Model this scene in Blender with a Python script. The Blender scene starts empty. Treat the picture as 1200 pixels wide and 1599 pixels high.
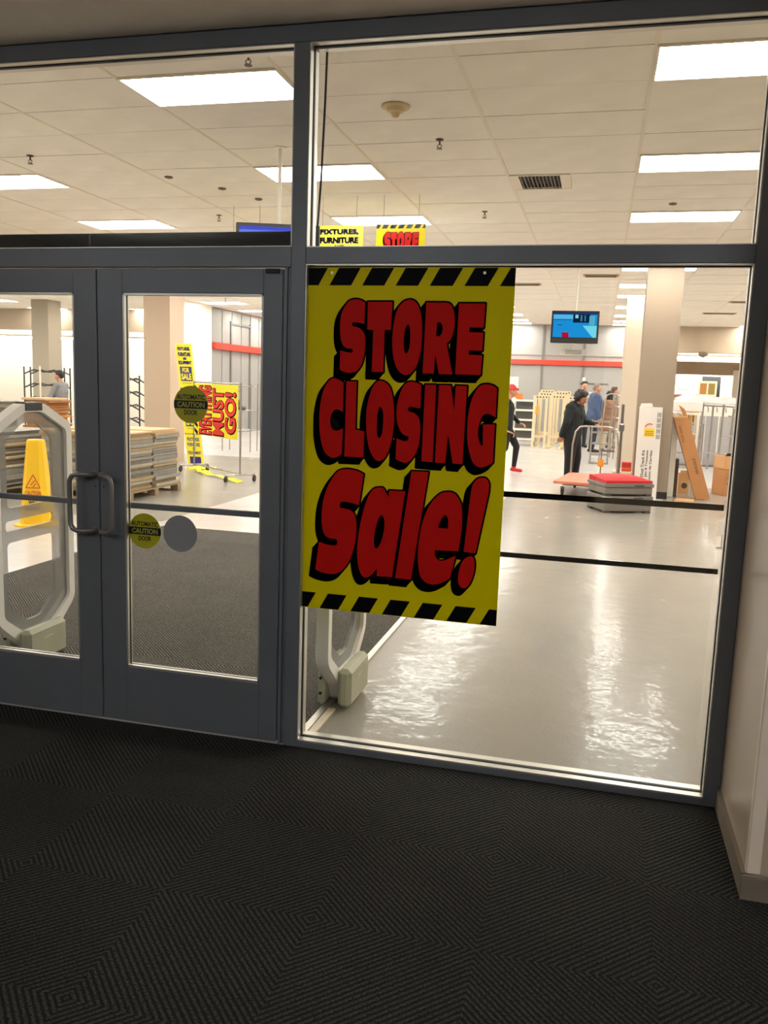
import bpy, bmesh, math, random
import numpy as np
from mathutils import Vector, Matrix

random.seed(7)
SC = bpy.context.scene
COL = SC.collection

# ------------------------------------------------------------------ camera
camd = bpy.data.cameras.new('camera')
camd.sensor_fit = 'VERTICAL'
camd.sensor_height = 36.0
camd.sensor_width = 36.0
camd.lens = 1312.17 / 1599.0 * 36.0
camd.clip_start = 0.05
camd.clip_end = 200
cam = bpy.data.objects.new('camera', camd)
COL.objects.link(cam)
_r = Vector((0.96816237, 0.24802667, 0.03382882))
_u = Vector((-0.06946113, 0.13635333, 0.9882221))
_f = Vector((-0.24049276, 0.95910924, -0.14924038))
_m = Matrix((_r, _u, -_f)).transposed().to_4x4()
_m.translation = Vector((0, -3.42, 1.638))
cam.matrix_world = _m
SC.camera = cam

# ------------------------------------------------------------------ world, exposure
w = bpy.data.worlds.new('world')
w.use_nodes = True
w.node_tree.nodes['Background'].inputs[0].default_value = (0.9, 0.8, 0.7, 1)
w.node_tree.nodes['Background'].inputs[1].default_value = 0.02
SC.world = w
SC.view_settings.view_transform = 'Standard'
SC.view_settings.look = 'None'
SC.view_settings.exposure = 0.0
SC.view_settings.gamma = 1.0
SC.view_settings.use_curve_mapping = False

STORE_LIGHT = 26.5       # radiance of the shop's ceiling troffers
WALL_WASH = 60.0          # strip lamps washing the perimeter walls
ADDED_LOBBY_LIGHT = 25.0        # unseen lamps added to light the lobby
DOWNLIGHT = 30.0         # cool lobby downlight
WARM = (1.0, 0.96, 0.90)
COOL = (0.86, 0.93, 1.0)


# ------------------------------------------------------------------ materials
def lin(c):
    return tuple(((v / 255.0) / 12.92 if v / 255.0 <= 0.04045 else ((v / 255.0 + 0.055) / 1.055) ** 2.4) for v in c)


MATS = {}


def mat(name, rgb, rough=0.5, metal=0.0, spec=0.5, var=0.0, vscale=8.0, bump=0.0, bscale=60.0, alpha=1.0, trans=0.0, coat=0.0):
    if name in MATS:
        return MATS[name]
    m = bpy.data.materials.new(name)
    m.use_nodes = True
    nt = m.node_tree
    b = nt.nodes['Principled BSDF']
    c = lin(rgb)
    b.inputs['Base Color'].default_value = (*c, 1)
    b.inputs['Roughness'].default_value = rough
    b.inputs['Metallic'].default_value = metal
    b.inputs['Specular IOR Level'].default_value = spec
    b.inputs['Alpha'].default_value = alpha
    b.inputs['Transmission Weight'].default_value = trans
    b.inputs['Coat Weight'].default_value = coat
    tc = nt.nodes.new('ShaderNodeTexCoord')
    if var > 0:
        n = nt.nodes.new('ShaderNodeTexNoise')
        n.inputs['Scale'].default_value = vscale
        n.inputs['Detail'].default_value = 5
        nt.links.new(tc.outputs['Object'], n.inputs['Vector'])
        r = nt.nodes.new('ShaderNodeMapRange')
        r.inputs[1].default_value = 0.3
        r.inputs[2].default_value = 0.7
        r.inputs[3].default_value = 1 - var
        r.inputs[4].default_value = 1 + var
        nt.links.new(n.outputs['Fac'], r.inputs[0])
        x = nt.nodes.new('ShaderNodeMix')
        x.data_type = 'RGBA'
        x.blend_type = 'MULTIPLY'
        x.inputs[0].default_value = 1.0
        x.inputs[6].default_value = (*c, 1)
        nt.links.new(r.outputs[0], x.inputs[7])
        nt.links.new(x.outputs[2], b.inputs['Base Color'])
    if bump > 0:
        n2 = nt.nodes.new('ShaderNodeTexNoise')
        n2.inputs['Scale'].default_value = bscale
        n2.inputs['Detail'].default_value = 4
        nt.links.new(tc.outputs['Object'], n2.inputs['Vector'])
        bp = nt.nodes.new('ShaderNodeBump')
        bp.inputs['Strength'].default_value = bump
        bp.inputs['Distance'].default_value = 0.01
        nt.links.new(n2.outputs['Fac'], bp.inputs['Height'])
        nt.links.new(bp.outputs[0], b.inputs['Normal'])
    MATS[name] = m
    return m


def emis(name, rgb, strength):
    if name in MATS:
        return MATS[name]
    m = bpy.data.materials.new(name)
    m.use_nodes = True
    nt = m.node_tree
    nt.nodes.remove(nt.nodes['Principled BSDF'])
    e = nt.nodes.new('ShaderNodeEmission')
    e.inputs[0].default_value = (*rgb, 1)
    e.inputs[1].default_value = strength
    nt.links.new(e.outputs[0], nt.nodes['Material Output'].inputs[0])
    MATS[name] = m
    return m


def math_node(nt, op, a, b=None, c=None):
    n = nt.nodes.new('ShaderNodeMath')
    n.operation = op
    for i, v in enumerate((a, b, c)):
        if v is None:
            continue
        if isinstance(v, (int, float)):
            n.inputs[i].default_value = v
        else:
            nt.links.new(v, n.inputs[i])
    return n.outputs[0]


def glass_mat(name, tint=(0.97, 0.985, 0.975)):
    m = bpy.data.materials.new(name)
    m.use_nodes = True
    nt = m.node_tree
    nt.nodes.remove(nt.nodes['Principled BSDF'])
    t = nt.nodes.new('ShaderNodeBsdfTransparent')
    t.inputs[0].default_value = (*tint, 1)
    g = nt.nodes.new('ShaderNodeBsdfGlossy')
    g.inputs['Roughness'].default_value = 0.0
    geo = nt.nodes.new('ShaderNodeNewGeometry')
    ior = math_node(nt, 'MULTIPLY_ADD', geo.outputs['Backfacing'], 1 / 1.5 - 1.5, 1.5)
    fr = nt.nodes.new('ShaderNodeFresnel')
    nt.links.new(ior, fr.inputs['IOR'])
    mx = nt.nodes.new('ShaderNodeMixShader')
    nt.links.new(fr.outputs[0], mx.inputs[0])
    nt.links.new(t.outputs[0], mx.inputs[1])
    nt.links.new(g.outputs[0], mx.inputs[2])
    nt.links.new(mx.outputs[0], nt.nodes['Material Output'].inputs[0])
    MATS[name] = m
    return m


def carpet_mat(name, dark=(20, 20, 19), light=(66, 63, 58)):
    """ribbed entrance carpet: diagonal ribs turning every 0.51 m tile (nested diamonds)"""
    m = bpy.data.materials.new(name)
    m.use_nodes = True
    nt = m.node_tree
    b = nt.nodes['Principled BSDF']
    b.inputs['Roughness'].default_value = 0.95
    b.inputs['Specular IOR Level'].default_value = 0.15
    geo = nt.nodes.new('ShaderNodeNewGeometry')
    sep = nt.nodes.new('ShaderNodeSeparateXYZ')
    nt.links.new(geo.outputs['Position'], sep.inputs[0])

    def tri(o, off):
        a = math_node(nt, 'ADD', o, off)
        return math_node(nt, 'PINGPONG', a, 0.51)
    u = tri(sep.outputs[0], 1.265 + 10.2)
    v = tri(sep.outputs[1], 0.645 + 10.2)
    d = math_node(nt, 'ADD', u, v)
    # slight wobble of the ribs
    nz = nt.nodes.new('ShaderNodeTexNoise')
    nz.inputs['Scale'].default_value = 85
    nz.inputs['Detail'].default_value = 2
    nt.links.new(geo.outputs['Position'], nz.inputs['Vector'])
    wob = math_node(nt, 'MULTIPLY', nz.outputs['Fac'], 0.0085)
    d = math_node(nt, 'ADD', d, wob)
    ph = math_node(nt, 'MULTIPLY', d, 2 * math.pi / (0.51 / 21))
    s = math_node(nt, 'SINE', ph)
    rib = math_node(nt, 'MULTIPLY_ADD', s, 0.5, 0.5)
    # fibre speckle
    n2 = nt.nodes.new('ShaderNodeTexNoise')
    n2.inputs['Scale'].default_value = 150
    n2.inputs['Detail'].default_value = 3
    nt.links.new(geo.outputs['Position'], n2.inputs['Vector'])
    sp = math_node(nt, 'MULTIPLY_ADD', n2.outputs['Fac'], 3.6, -1.15)
    n3 = nt.nodes.new('ShaderNodeTexNoise')
    n3.inputs['Scale'].default_value = 2.2
    n3.inputs['Detail'].default_value = 4
    nt.links.new(geo.outputs['Position'], n3.inputs['Vector'])
    big = math_node(nt, 'MULTIPLY_ADD', n3.outputs['Fac'], 0.7, 0.65)
    k = math_node(nt, 'MULTIPLY', math_node(nt, 'MULTIPLY', rib, sp), big)
    ramp = nt.nodes.new('ShaderNodeMix')
    ramp.data_type = 'RGBA'
    nt.links.new(k, ramp.inputs[0])
    ramp.inputs[6].default_value = (*lin(dark), 1)
    ramp.inputs[7].default_value = (*lin(light), 1)
    nt.links.new(ramp.outputs[2], b.inputs['Base Color'])
    h = math_node(nt, 'ADD', rib, math_node(nt, 'MULTIPLY', n2.outputs['Fac'], 0.6))
    bp = nt.nodes.new('ShaderNodeBump')
    bp.inputs['Strength'].default_value = 0.8
    bp.inputs['Distance'].default_value = 0.004
    nt.links.new(h, bp.inputs['Height'])
    nt.links.new(bp.outputs[0], b.inputs['Normal'])
    MATS[name] = m
    return m


def vct_mat(name):
    """waxed vinyl floor: grey aisle field in front, cream field beyond"""
    m = bpy.data.materials.new(name)
    m.use_nodes = True
    nt = m.node_tree
    b = nt.nodes['Principled BSDF']
    geo = nt.nodes.new('ShaderNodeNewGeometry')
    sep = nt.nodes.new('ShaderNodeSeparateXYZ')
    nt.links.new(geo.outputs['Position'], sep.inputs[0])
    X, Y = sep.outputs[0], sep.outputs[1]

    def rect(x0, x1, y0, y1):
        a = math_node(nt, 'GREATER_THAN', X, x0)
        c = math_node(nt, 'LESS_THAN', X, x1)
        d = math_node(nt, 'GREATER_THAN', Y, y0)
        e = math_node(nt, 'LESS_THAN', Y, y1)
        return math_node(nt, 'MULTIPLY', math_node(nt, 'MULTIPLY', a, c), math_node(nt, 'MULTIPLY', d, e))
    k = math_node(nt, 'MAXIMUM', rect(-1.3, 1.05, 0, 9.9), rect(1.05, 9, 0, 12.6))
    k = math_node(nt, 'MAXIMUM', k, rect(-30, -4.8, 5.2, 13.4))
    n = nt.nodes.new('ShaderNodeTexNoise')
    n.inputs['Scale'].default_value = 90
    n.inputs['Detail'].default_value = 6
    nt.links.new(geo.outputs['Position'], n.inputs['Vector'])
    n2 = nt.nodes.new('ShaderNodeTexNoise')
    n2.inputs['Scale'].default_value = 1.3
    n2.inputs['Detail'].default_value = 5
    nt.links.new(geo.outputs['Position'], n2.inputs['Vector'])
    var = math_node(nt, 'ADD', math_node(nt, 'MULTIPLY', n.outputs['Fac'], 0.35), math_node(nt, 'MULTIPLY', n2.outputs['Fac'], 0.22))
    var = math_node(nt, 'ADD', var, 0.72)
    mx = nt.nodes.new('ShaderNodeMix')
    mx.data_type = 'RGBA'
    nt.links.new(k, mx.inputs[0])
    mx.inputs[6].default_value = (*lin((194, 189, 185)), 1)
    mx.inputs[7].default_value = (*lin((150, 143, 132)), 1)
    mu = nt.nodes.new('ShaderNodeMix')
    mu.data_type = 'RGBA'
    mu.blend_type = 'MULTIPLY'
    mu.inputs[0].default_value = 1
    nt.links.new(mx.outputs[2], mu.inputs[6])
    nt.links.new(var, mu.inputs[7])
    nt.links.new(mu.outputs[2], b.inputs['Base Color'])
    n3 = nt.nodes.new('ShaderNodeTexNoise')
    n3.inputs['Scale'].default_value = 4.0
    n3.inputs['Detail'].default_value = 6
    nt.links.new(geo.outputs['Position'], n3.inputs['Vector'])
    ro = math_node(nt, 'MULTIPLY_ADD', n3.outputs['Fac'], 0.16, 0.16)
    nt.links.new(ro, b.inputs['Roughness'])
    b.inputs['Specular IOR Level'].default_value = 0.10
    b.inputs['Coat Weight'].default_value = 0.16
    b.inputs['Coat Roughness'].default_value = 0.045
    n4 = nt.nodes.new('ShaderNodeTexNoise')
    n4.inputs['Scale'].default_value = 7.0
    n4.inputs['Detail'].default_value = 3
    nt.links.new(geo.outputs['Position'], n4.inputs['Vector'])
    bp = nt.nodes.new('ShaderNodeBump')
    bp.inputs['Strength'].default_value = 0.35
    bp.inputs['Distance'].default_value = 0.01
    nt.links.new(n4.outputs['Fac'], bp.inputs['Height'])
    nt.links.new(bp.outputs[0], b.inputs['Normal'])
    nt.links.new(bp.outputs[0], b.inputs['Coat Normal'])
    MATS[name] = m
    return m


# ------------------------------------------------------------------ mesh builder
class MB:
    def __init__(self):
        self.v, self.f, self.m = [], [], []

    def add(self, vs, fs, mi=0):
        o = len(self.v)
        self.v += [tuple(p) for p in vs]
        for q in fs:
            self.f.append(tuple(i + o for i in q))
            self.m.append(mi)
        return self

    def box(self, x0, x1, y0, y1, z0, z1, mi=0, rot=None, bevel=0.0):
        """axis box; rot = (Matrix3, pivot)"""
        if bevel > 0:
            b = min(bevel, (x1 - x0) / 2.01, (y1 - y0) / 2.01, (z1 - z0) / 2.01)
            vs, fs = bevel_box(x0, x1, y0, y1, z0, z1, b)
        else:
            vs = [(x0, y0, z0), (x1, y0, z0), (x1, y1, z0), (x0, y1, z0), (x0, y0, z1), (x1, y0, z1), (x1, y1, z1), (x0, y1, z1)]
            fs = [(0, 3, 2, 1), (4, 5, 6, 7), (0, 1, 5, 4), (1, 2, 6, 5), (2, 3, 7, 6), (3, 0, 4, 7)]
        if rot:
            R, p = rot
            p = Vector(p)
            vs = [tuple(R @ (Vector(q) - p) + p) for q in vs]
        return self.add(vs, fs, mi)

    def cone(self, p0, p1, r0, r1, n=10, mi=0, cap=True):
        p0, p1 = Vector(p0), Vector(p1)
        d = (p1 - p0).normalized()
        a = d.orthogonal().normalized()
        b = d.cross(a)
        vs = []
        for p, r in ((p0, r0), (p1, r1)):
            for i in range(n):
                t = 2 * math.pi * i / n
                vs.append(tuple(p + a * (r * math.cos(t)) + b * (r * math.sin(t))))
        fs = [(i, (i + 1) % n, n + (i + 1) % n, n + i) for i in range(n)]
        if cap:
            fs += [tuple(range(n - 1, -1, -1)), tuple(range(n, 2 * n))]
        return self.add(vs, fs, mi)

    def cyl(self, p0, p1, r, n=10, mi=0):
        return self.cone(p0, p1, r, r, n, mi)

    def tube(self, pts, r, n=8, mi=0, closed=False):
        P = [Vector(p) for p in pts]
        L = len(P)
        rr = r if isinstance(r, (list, tuple)) else [r] * L
        vs, fs = [], []
        prev = None
        for i, p in enumerate(P):
            if closed:
                d = (P[(i + 1) % L] - P[i - 1]).normalized()
            else:
                d = (P[min(i + 1, L - 1)] - P[max(i - 1, 0)]).normalized()
            if prev is None:
                a = d.orthogonal().normalized()
            else:
                a = (prev - d * prev.dot(d))
                a = a.normalized() if a.length > 1e-6 else d.orthogonal().normalized()
            prev = a
            b = d.cross(a)
            for k in range(n):
                t = 2 * math.pi * k / n
                vs.append(tuple(p + a * (rr[i] * math.cos(t)) + b * (rr[i] * math.sin(t))))
        for i in range(L if closed else L - 1):
            j = (i + 1) % L
            for k in range(n):
                fs.append((i * n + k, i * n + (k + 1) % n, j * n + (k + 1) % n, j * n + k))
        if not closed:
            fs += [tuple(range(n - 1, -1, -1)), tuple(range((L - 1) * n, L * n))]
        return self.add(vs, fs, mi)

    def lathe(self, prof, c, n=20, mi=0, axis='z'):
        """prof: (r, h) list turned about the axis through c"""
        vs, fs = [], []
        for r, h in prof:
            for i in range(n):
                t = 2 * math.pi * i / n
                if axis == 'z':
                    vs.append((c[0] + r * math.cos(t), c[1] + r * math.sin(t), c[2] + h))
                else:
                    vs.append((c[0] + r * math.cos(t), c[1] + h, c[2] + r * math.sin(t)))
        for j in range(len(prof) - 1):
            for i in range(n):
                q = (j * n + i, j * n + (i + 1) % n, (j + 1) * n + (i + 1) % n, (j + 1) * n + i)
                fs.append(q)
        fs += [tuple(range(n - 1, -1, -1)), tuple(range((len(prof) - 1) * n, len(prof) * n))]
        return self.add(vs, fs, mi)

    def prism(self, poly, fn, d0, d1, mi=0):
        """poly: convex 2-D outline; fn(u, v, d) -> xyz"""
        n = len(poly)
        vs = [fn(u, v, d0) for u, v in poly] + [fn(u, v, d1) for u, v in poly]
        fs = [tuple(range(n - 1, -1, -1)), tuple(range(n, 2 * n))]
        fs += [(i, (i + 1) % n, n + (i + 1) % n, n + i) for i in range(n)]
        return self.add(vs, fs, mi)

    def sphere(self, c, rx, ry=None, rz=None, n=12, k=8, mi=0, rot=None):
        ry = ry or rx
        rz = rz or rx
        c = Vector(c)
        vs, fs = [], []
        for j in range(1, k):
            ph = math.pi * j / k
            for i in range(n):
                t = 2 * math.pi * i / n
                p = Vector((rx * math.sin(ph) * math.cos(t), ry * math.sin(ph) * math.sin(t), rz * math.cos(ph)))
                if rot is not None:
                    p = rot @ p
                vs.append(tuple(c + p))
        top = Vector((0, 0, rz))
        bot = Vector((0, 0, -rz))
        if rot is not None:
            top, bot = rot @ top, rot @ bot
        vs += [tuple(c + top), tuple(c + bot)]
        T, B = len(vs) - 2, len(vs) - 1
        for j in range(k - 2):
            for i in range(n):
                fs.append((j * n + i, (j + 1) * n + i, (j + 1) * n + (i + 1) % n, j * n + (i + 1) % n))
        for i in range(n):
            fs.append((T, i, (i + 1) % n))
            fs.append((B, (k - 2) * n + (i + 1) % n, (k - 2) * n + i))
        return self.add(vs, fs, mi)

    def mesh(self, name, mats, smooth=False):
        me = bpy.data.meshes.new(name)
        me.from_pydata(self.v, [], self.f)
        for m in (mats if isinstance(mats, (list, tuple)) else [mats]):
            me.materials.append(m)
        if any(self.m):
            me.polygons.foreach_set('material_index', self.m)
        bm = bmesh.new()
        bm.from_mesh(me)
        bmesh.ops.recalc_face_normals(bm, faces=bm.faces)
        bm.to_mesh(me)
        bm.free()
        if smooth:
            me.polygons.foreach_set('use_smooth', [True] * len(me.polygons))
            try:
                me.set_sharp_from_angle(angle=math.radians(40))
            except Exception:
                pass
        me.update()
        return me


def bevel_box(x0, x1, y0, y1, z0, z1, b):
    vs = []
    idx = {}
    xs, ys, zs = (x0, x1), (y0, y1), (z0, z1)
    for i in (0, 1):
        for j in (0, 1):
            for k in (0, 1):
                sx, sy, sz = (1 if i == 0 else -1), (1 if j == 0 else -1), (1 if k == 0 else -1)
                c = (xs[i], ys[j], zs[k])
                for ax in range(3):
                    p = [c[0] + sx * b, c[1] + sy * b, c[2] + sz * b]
                    p[ax] = c[ax]
                    idx[(i, j, k, ax)] = len(vs)
                    vs.append(tuple(p))
    I = idx
    fs = []
    for s in (0, 1):
        fs.append((I[(s, 0, 0, 0)], I[(s, 1, 0, 0)], I[(s, 1, 1, 0)], I[(s, 0, 1, 0)]))
        fs.append((I[(0, s, 0, 1)], I[(1, s, 0, 1)], I[(1, s, 1, 1)], I[(0, s, 1, 1)]))
        fs.append((I[(0, 0, s, 2)], I[(1, 0, s, 2)], I[(1, 1, s, 2)], I[(0, 1, s, 2)]))
    for a in (0, 1):
        for c in (0, 1):
            fs.append((I[(a, c, 0, 0)], I[(a, c, 1, 0)], I[(a, c, 1, 1)], I[(a, c, 0, 1)]))
            fs.append((I[(a, 0, c, 0)], I[(a, 1, c, 0)], I[(a, 1, c, 2)], I[(a, 0, c, 2)]))
            fs.append((I[(0, a, c, 1)], I[(1, a, c, 1)], I[(1, a, c, 2)], I[(0, a, c, 2)]))
    for i in (0, 1):
        for j in (0, 1):
            for k in (0, 1):
                fs.append((I[(i, j, k, 0)], I[(i, j, k, 1)], I[(i, j, k, 2)]))
    return vs, fs


def put(name, data, parent=None, loc=(0, 0, 0), kind=None):
    o = bpy.data.objects.new(name, data)
    COL.objects.link(o)
    o.location = loc
    if parent is not None:
        o.parent = parent
    if kind:
        o['kind'] = kind
    return o


def tag(o, label=None, cat=None, group=None, kind=None):
    if label:
        o['label'] = label
    if cat:
        o['category'] = cat
    if group:
        o['group'] = group
    if kind:
        o['kind'] = kind
    return o


def thing(name, label, cat, loc=(0, 0, 0), rz=0.0, group=None):
    o = bpy.data.objects.new(name, None)
    COL.objects.link(o)
    o.location = loc
    o.rotation_euler = (0, 0, rz)
    o.empty_display_size = 0.1
    return tag(o, label, cat, group)


def part(name, mb, m, parent, smooth=False, label=None, kind=None):
    o = put(name, mb.mesh(name, m, smooth), parent, kind=kind)
    if label:
        o['label'] = label
    return o


def struct(name, mb, m, label, smooth=False, parent=None):
    o = put(name, mb.mesh(name, m, smooth), parent)
    if parent is None:
        o['kind'] = 'structure'
    o['label'] = label
    return o


def copy_tree(o, parent=None):
    c = o.copy()
    COL.objects.link(c)
    if parent is not None:
        c.parent = parent
    for ch in list(o.children):
        copy_tree(ch, c)
    return c


def rotz(a):
    return Matrix.Rotation(a, 3, 'Z')


# ------------------------------------------------------------------ flat lettering
def spline_pts(flat, sub=5):
    """flat: x, y, corner triples -> dense closed outline (Catmull-Rom between corners)"""
    P = [(flat[i], flat[i + 1], flat[i + 2]) for i in range(0, len(flat), 3)]
    n = len(P)
    out = []
    for i in range(n):
        p1, p2 = P[i], P[(i + 1) % n]
        p0 = P[i - 1] if not p1[2] else p1
        p3 = P[(i + 2) % n] if not p2[2] else p2
        if p1[2] and p2[2]:
            out.append((p1[0], p1[1]))
            continue
        for k in range(sub):
            t = k / sub
            q = []
            for a in (0, 1):
                q.append(0.5 * (2 * p1[a] + (p2[a] - p0[a]) * t + (2 * p0[a] - 5 * p1[a] + 4 * p2[a] - p3[a]) * t * t
                                + (3 * p1[a] - p0[a] - 3 * p2[a] + p3[a]) * t ** 3))
            out.append(tuple(q))
    return out


def fill_outline(loops):
    """2-D loops (first outer, then holes) -> verts, faces of the filled shape"""
    cu = bpy.data.curves.new('tmp', 'CURVE')
    cu.dimensions = '2D'
    cu.fill_mode = 'BOTH'
    for lp in loops:
        s = cu.splines.new('POLY')
        s.points.add(len(lp) - 1)
        for i, p in enumerate(lp):
            s.points[i].co = (p[0], p[1], 0, 1)
        s.use_cyclic_u = True
    o = bpy.data.objects.new('tmp', cu)
    me = o.to_mesh()
    vs = [(v.co.x, v.co.y) for v in me.vertices]
    fs = [tuple(p.vertices) for p in me.polygons]
    o.to_mesh_clear()
    bpy.data.objects.remove(o)
    bpy.data.curves.remove(cu)
    return vs, fs


def font_shape(text, w, h, bold=0.0, shear=0.0, align_lines=True, spacing=1.0):
    """text fitted into a w x h box centred on 0 -> (verts2d, faces)"""
    cu = bpy.data.curves.new('tmp', 'FONT')
    cu.body = text
    cu.size = 1.0
    cu.align_x = 'CENTER'
    cu.offset = bold
    cu.shear = shear
    cu.space_character = spacing
    cu.resolution_u = 3
    cu.fill_mode = 'BOTH'
    o = bpy.data.objects.new('tmp', cu)
    COL.objects.link(o)
    bpy.context.view_layer.update()
    me = o.to_mesh()
    vs = [(v.co.x, v.co.y) for v in me.vertices]
    fs = [tuple(p.vertices) for p in me.polygons]
    o.to_mesh_clear()
    bpy.data.objects.remove(o)
    bpy.data.curves.remove(cu)
    if not vs:
        return [], []
    xs = [p[0] for p in vs]
    ys = [p[1] for p in vs]
    x0, x1, y0, y1 = min(xs), max(xs), min(ys), max(ys)
    sx, sy = w / (x1 - x0), h / (y1 - y0)
    vs = [((p[0] - (x0 + x1) / 2) * sx, (p[1] - (y0 + y1) / 2) * sy) for p in vs]
    return vs, fs


def flat_text(mb, text, cx, cz, w, h, fn, d, bold=0.02, shear=0.0, mi=0, rot90=False):
    vs, fs = font_shape(text, (h if rot90 else w), (w if rot90 else h), bold, shear)
    if rot90:
        vs = [(-y, x) for x, y in vs]
    mb.add([fn(cx + x, cz + z, d) for x, z in vs], fs, mi)


LET = {"S":[[252,-142,1,235,-133,0,208,-129,0,181,-138,0,161,-165,0,149,-199,0,146,-242,0,149,-285,0,160,-317,0,181,-331,0,197,-331,0,205,-339,0,199,-348,0,181,-347,0,163,-343,0,150,-340,1,149,-420,1,168,-429,0,196,-432,0,226,-422,0,246,-393,0,257,-343,0,258,-298,0,252,-269,0,239,-252,0,221,-243,0,202,-239,0,198,-230,0,203,-224,0,223,-224,0,252,-229,1]],"T":[[264,-139,1,370,-138,1,367,-252,1,340,-251,1,340,-425,1,290,-425,1,291,-253,1,265,-252,1]],"O":[[440,-129,0,414,-139,0,392,-168,0,379,-216,0,374,-290,0,379,-349,0,393,-397,0,413,-425,0,437,-434,0,461,-424,0,483,-392,0,497,-332,0,499,-259,0,494,-198,0,479,-153,0,461,-133,0],[437,-229,0,426,-252,0,423,-300,0,427,-334,0,435,-346,0,445,-333,0,450,-299,0,449,-254,0,444,-235,0]],"R":[[512,-139,1,574,-139,1,591,-139,0,609,-143,0,622,-160,0,632,-196,0,632,-240,0,623,-279,0,604,-303,1,633,-426,1,577,-426,1,558,-348,1,555,-425,1,508,-426,1],[560,-219,1,572,-218,0,581,-227,0,584,-244,0,581,-263,0,571,-273,0,558,-273,1]],"E":[[647,-142,1,754,-141,1,752,-236,1,695,-236,1,694,-255,1,752,-256,1,751,-327,1,697,-328,1,695,-345,1,752,-346,1,749,-425,1,644,-425,1]],"C":[[168,-474,1,148,-463,0,123,-457,0,100,-471,0,78,-513,0,65,-581,0,64,-647,0,68,-698,0,80,-749,0,97,-780,0,125,-795,0,150,-789,0,168,-778,1,171,-666,1,154,-675,0,138,-678,0,121,-668,0,113,-638,0,118,-607,0,134,-588,0,152,-590,0,169,-598,1]],"L":[[180,-468,1,226,-467,1,226,-670,1,266,-675,1,265,-786,1,180,-787,1]],"O2":[[335,-461,0,307,-472,0,288,-509,0,274,-573,0,272,-638,0,278,-699,0,290,-749,0,311,-786,0,332,-798,0,357,-787,0,376,-748,0,390,-686,0,394,-612,0,386,-536,0,369,-483,0],[332,-569,0,322,-592,0,320,-636,0,322,-683,0,332,-701,0,343,-682,0,347,-634,0,345,-591,0]],"S2":[[505,-473,1,487,-465,0,461,-461,0,439,-469,0,421,-496,0,406,-549,0,404,-603,0,411,-642,0,426,-671,0,444,-685,0,457,-687,0,459,-695,0,454,-705,0,441,-708,0,424,-704,0,408,-697,1,406,-786,1,426,-794,0,445,-799,0,467,-792,0,488,-764,0,503,-724,0,508,-677,0,506,-634,0,500,-610,0,484,-592,0,466,-586,0,454,-581,0,452,-571,0,460,-565,0,480,-566,0,505,-570,1]],"I":[[521,-471,1,567,-470,1,566,-790,1,518,-789,1]],"N":[[579,-471,1,629,-470,1,647,-574,1,649,-471,1,696,-471,1,692,-792,1,651,-791,1,626,-670,1,620,-791,1,576,-791,1]],"G":[[819,-477,1,803,-466,0,778,-461,0,751,-467,0,731,-492,0,715,-534,0,707,-583,0,705,-643,0,709,-703,0,721,-748,0,735,-783,0,757,-799,0,771,-801,0,796,-792,0,818,-777,1,818,-622,1,769,-624,1,772,-712,1,763,-707,0,753,-680,0,750,-652,0,755,-616,0,767,-588,0,785,-580,0,802,-585,0,819,-594,1]],"S3":[[269,-858,1,238,-845,0,196,-840,0,157,-850,0,131,-879,0,105,-929,0,89,-987,0,84,-1051,0,88,-1104,0,102,-1137,0,126,-1149,0,150,-1149,0,159,-1161,0,153,-1176,0,131,-1179,0,103,-1175,0,74,-1168,1,60,-1292,1,91,-1303,0,138,-1307,0,177,-1292,0,208,-1254,0,229,-1203,0,241,-1145,0,243,-1085,0,236,-1040,0,216,-1019,0,189,-1012,0,168,-1010,0,166,-993,0,177,-983,0,208,-984,0,252,-993,1]],"a":[[343,-911,0,313,-920,0,291,-955,0,274,-1008,0,260,-1076,0,251,-1145,0,250,-1213,0,259,-1269,0,275,-1302,0,295,-1308,0,317,-1294,0,340,-1266,1,341,-1298,1,409,-1296,1,454,-920,1,383,-921,1,381,-951,1,370,-931,0,358,-913,0],[353,-1030,0,340,-1048,0,328,-1094,0,323,-1139,0,327,-1169,0,338,-1175,0,353,-1152,0,365,-1106,0,368,-1061,0,362,-1039,0]],"l":[[477,-833,1,551,-832,1,493,-1300,1,423,-1299,1]],"e":[[635,-911,0,606,-920,0,577,-948,0,554,-987,0,535,-1042,0,524,-1103,0,519,-1173,0,522,-1230,0,533,-1279,0,558,-1306,0,592,-1312,0,626,-1302,0,662,-1279,1,683,-1178,1,663,-1189,0,634,-1204,0,611,-1205,0,595,-1189,0,592,-1163,1,692,-1159,1,701,-1082,0,702,-1015,0,696,-963,0,677,-927,0,658,-913,0],[629,-1010,0,614,-1028,0,601,-1067,1,643,-1066,1,643,-1030,0,636,-1014,0]],"!":[[777,-843,0,755,-851,0,738,-878,0,731,-931,1,715,-1160,1,765,-1162,1,807,-903,1,807,-867,0,795,-847,0]],".":[[742,-1177,0,716,-1194,0,701,-1234,0,696,-1276,0,705,-1308,0,726,-1316,0,747,-1295,0,762,-1247,0,764,-1206,0,757,-1182,0]]}
SHAPES = {k: [[(x / 1000.0, y / 1000.0) for x, y in spline_pts(lp)] for lp in v] for k, v in LET.items()}
FILLS = {k: fill_outline(v) for k, v in SHAPES.items()}
SIGN_W, SIGN_H = 0.868, 1.468


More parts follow.
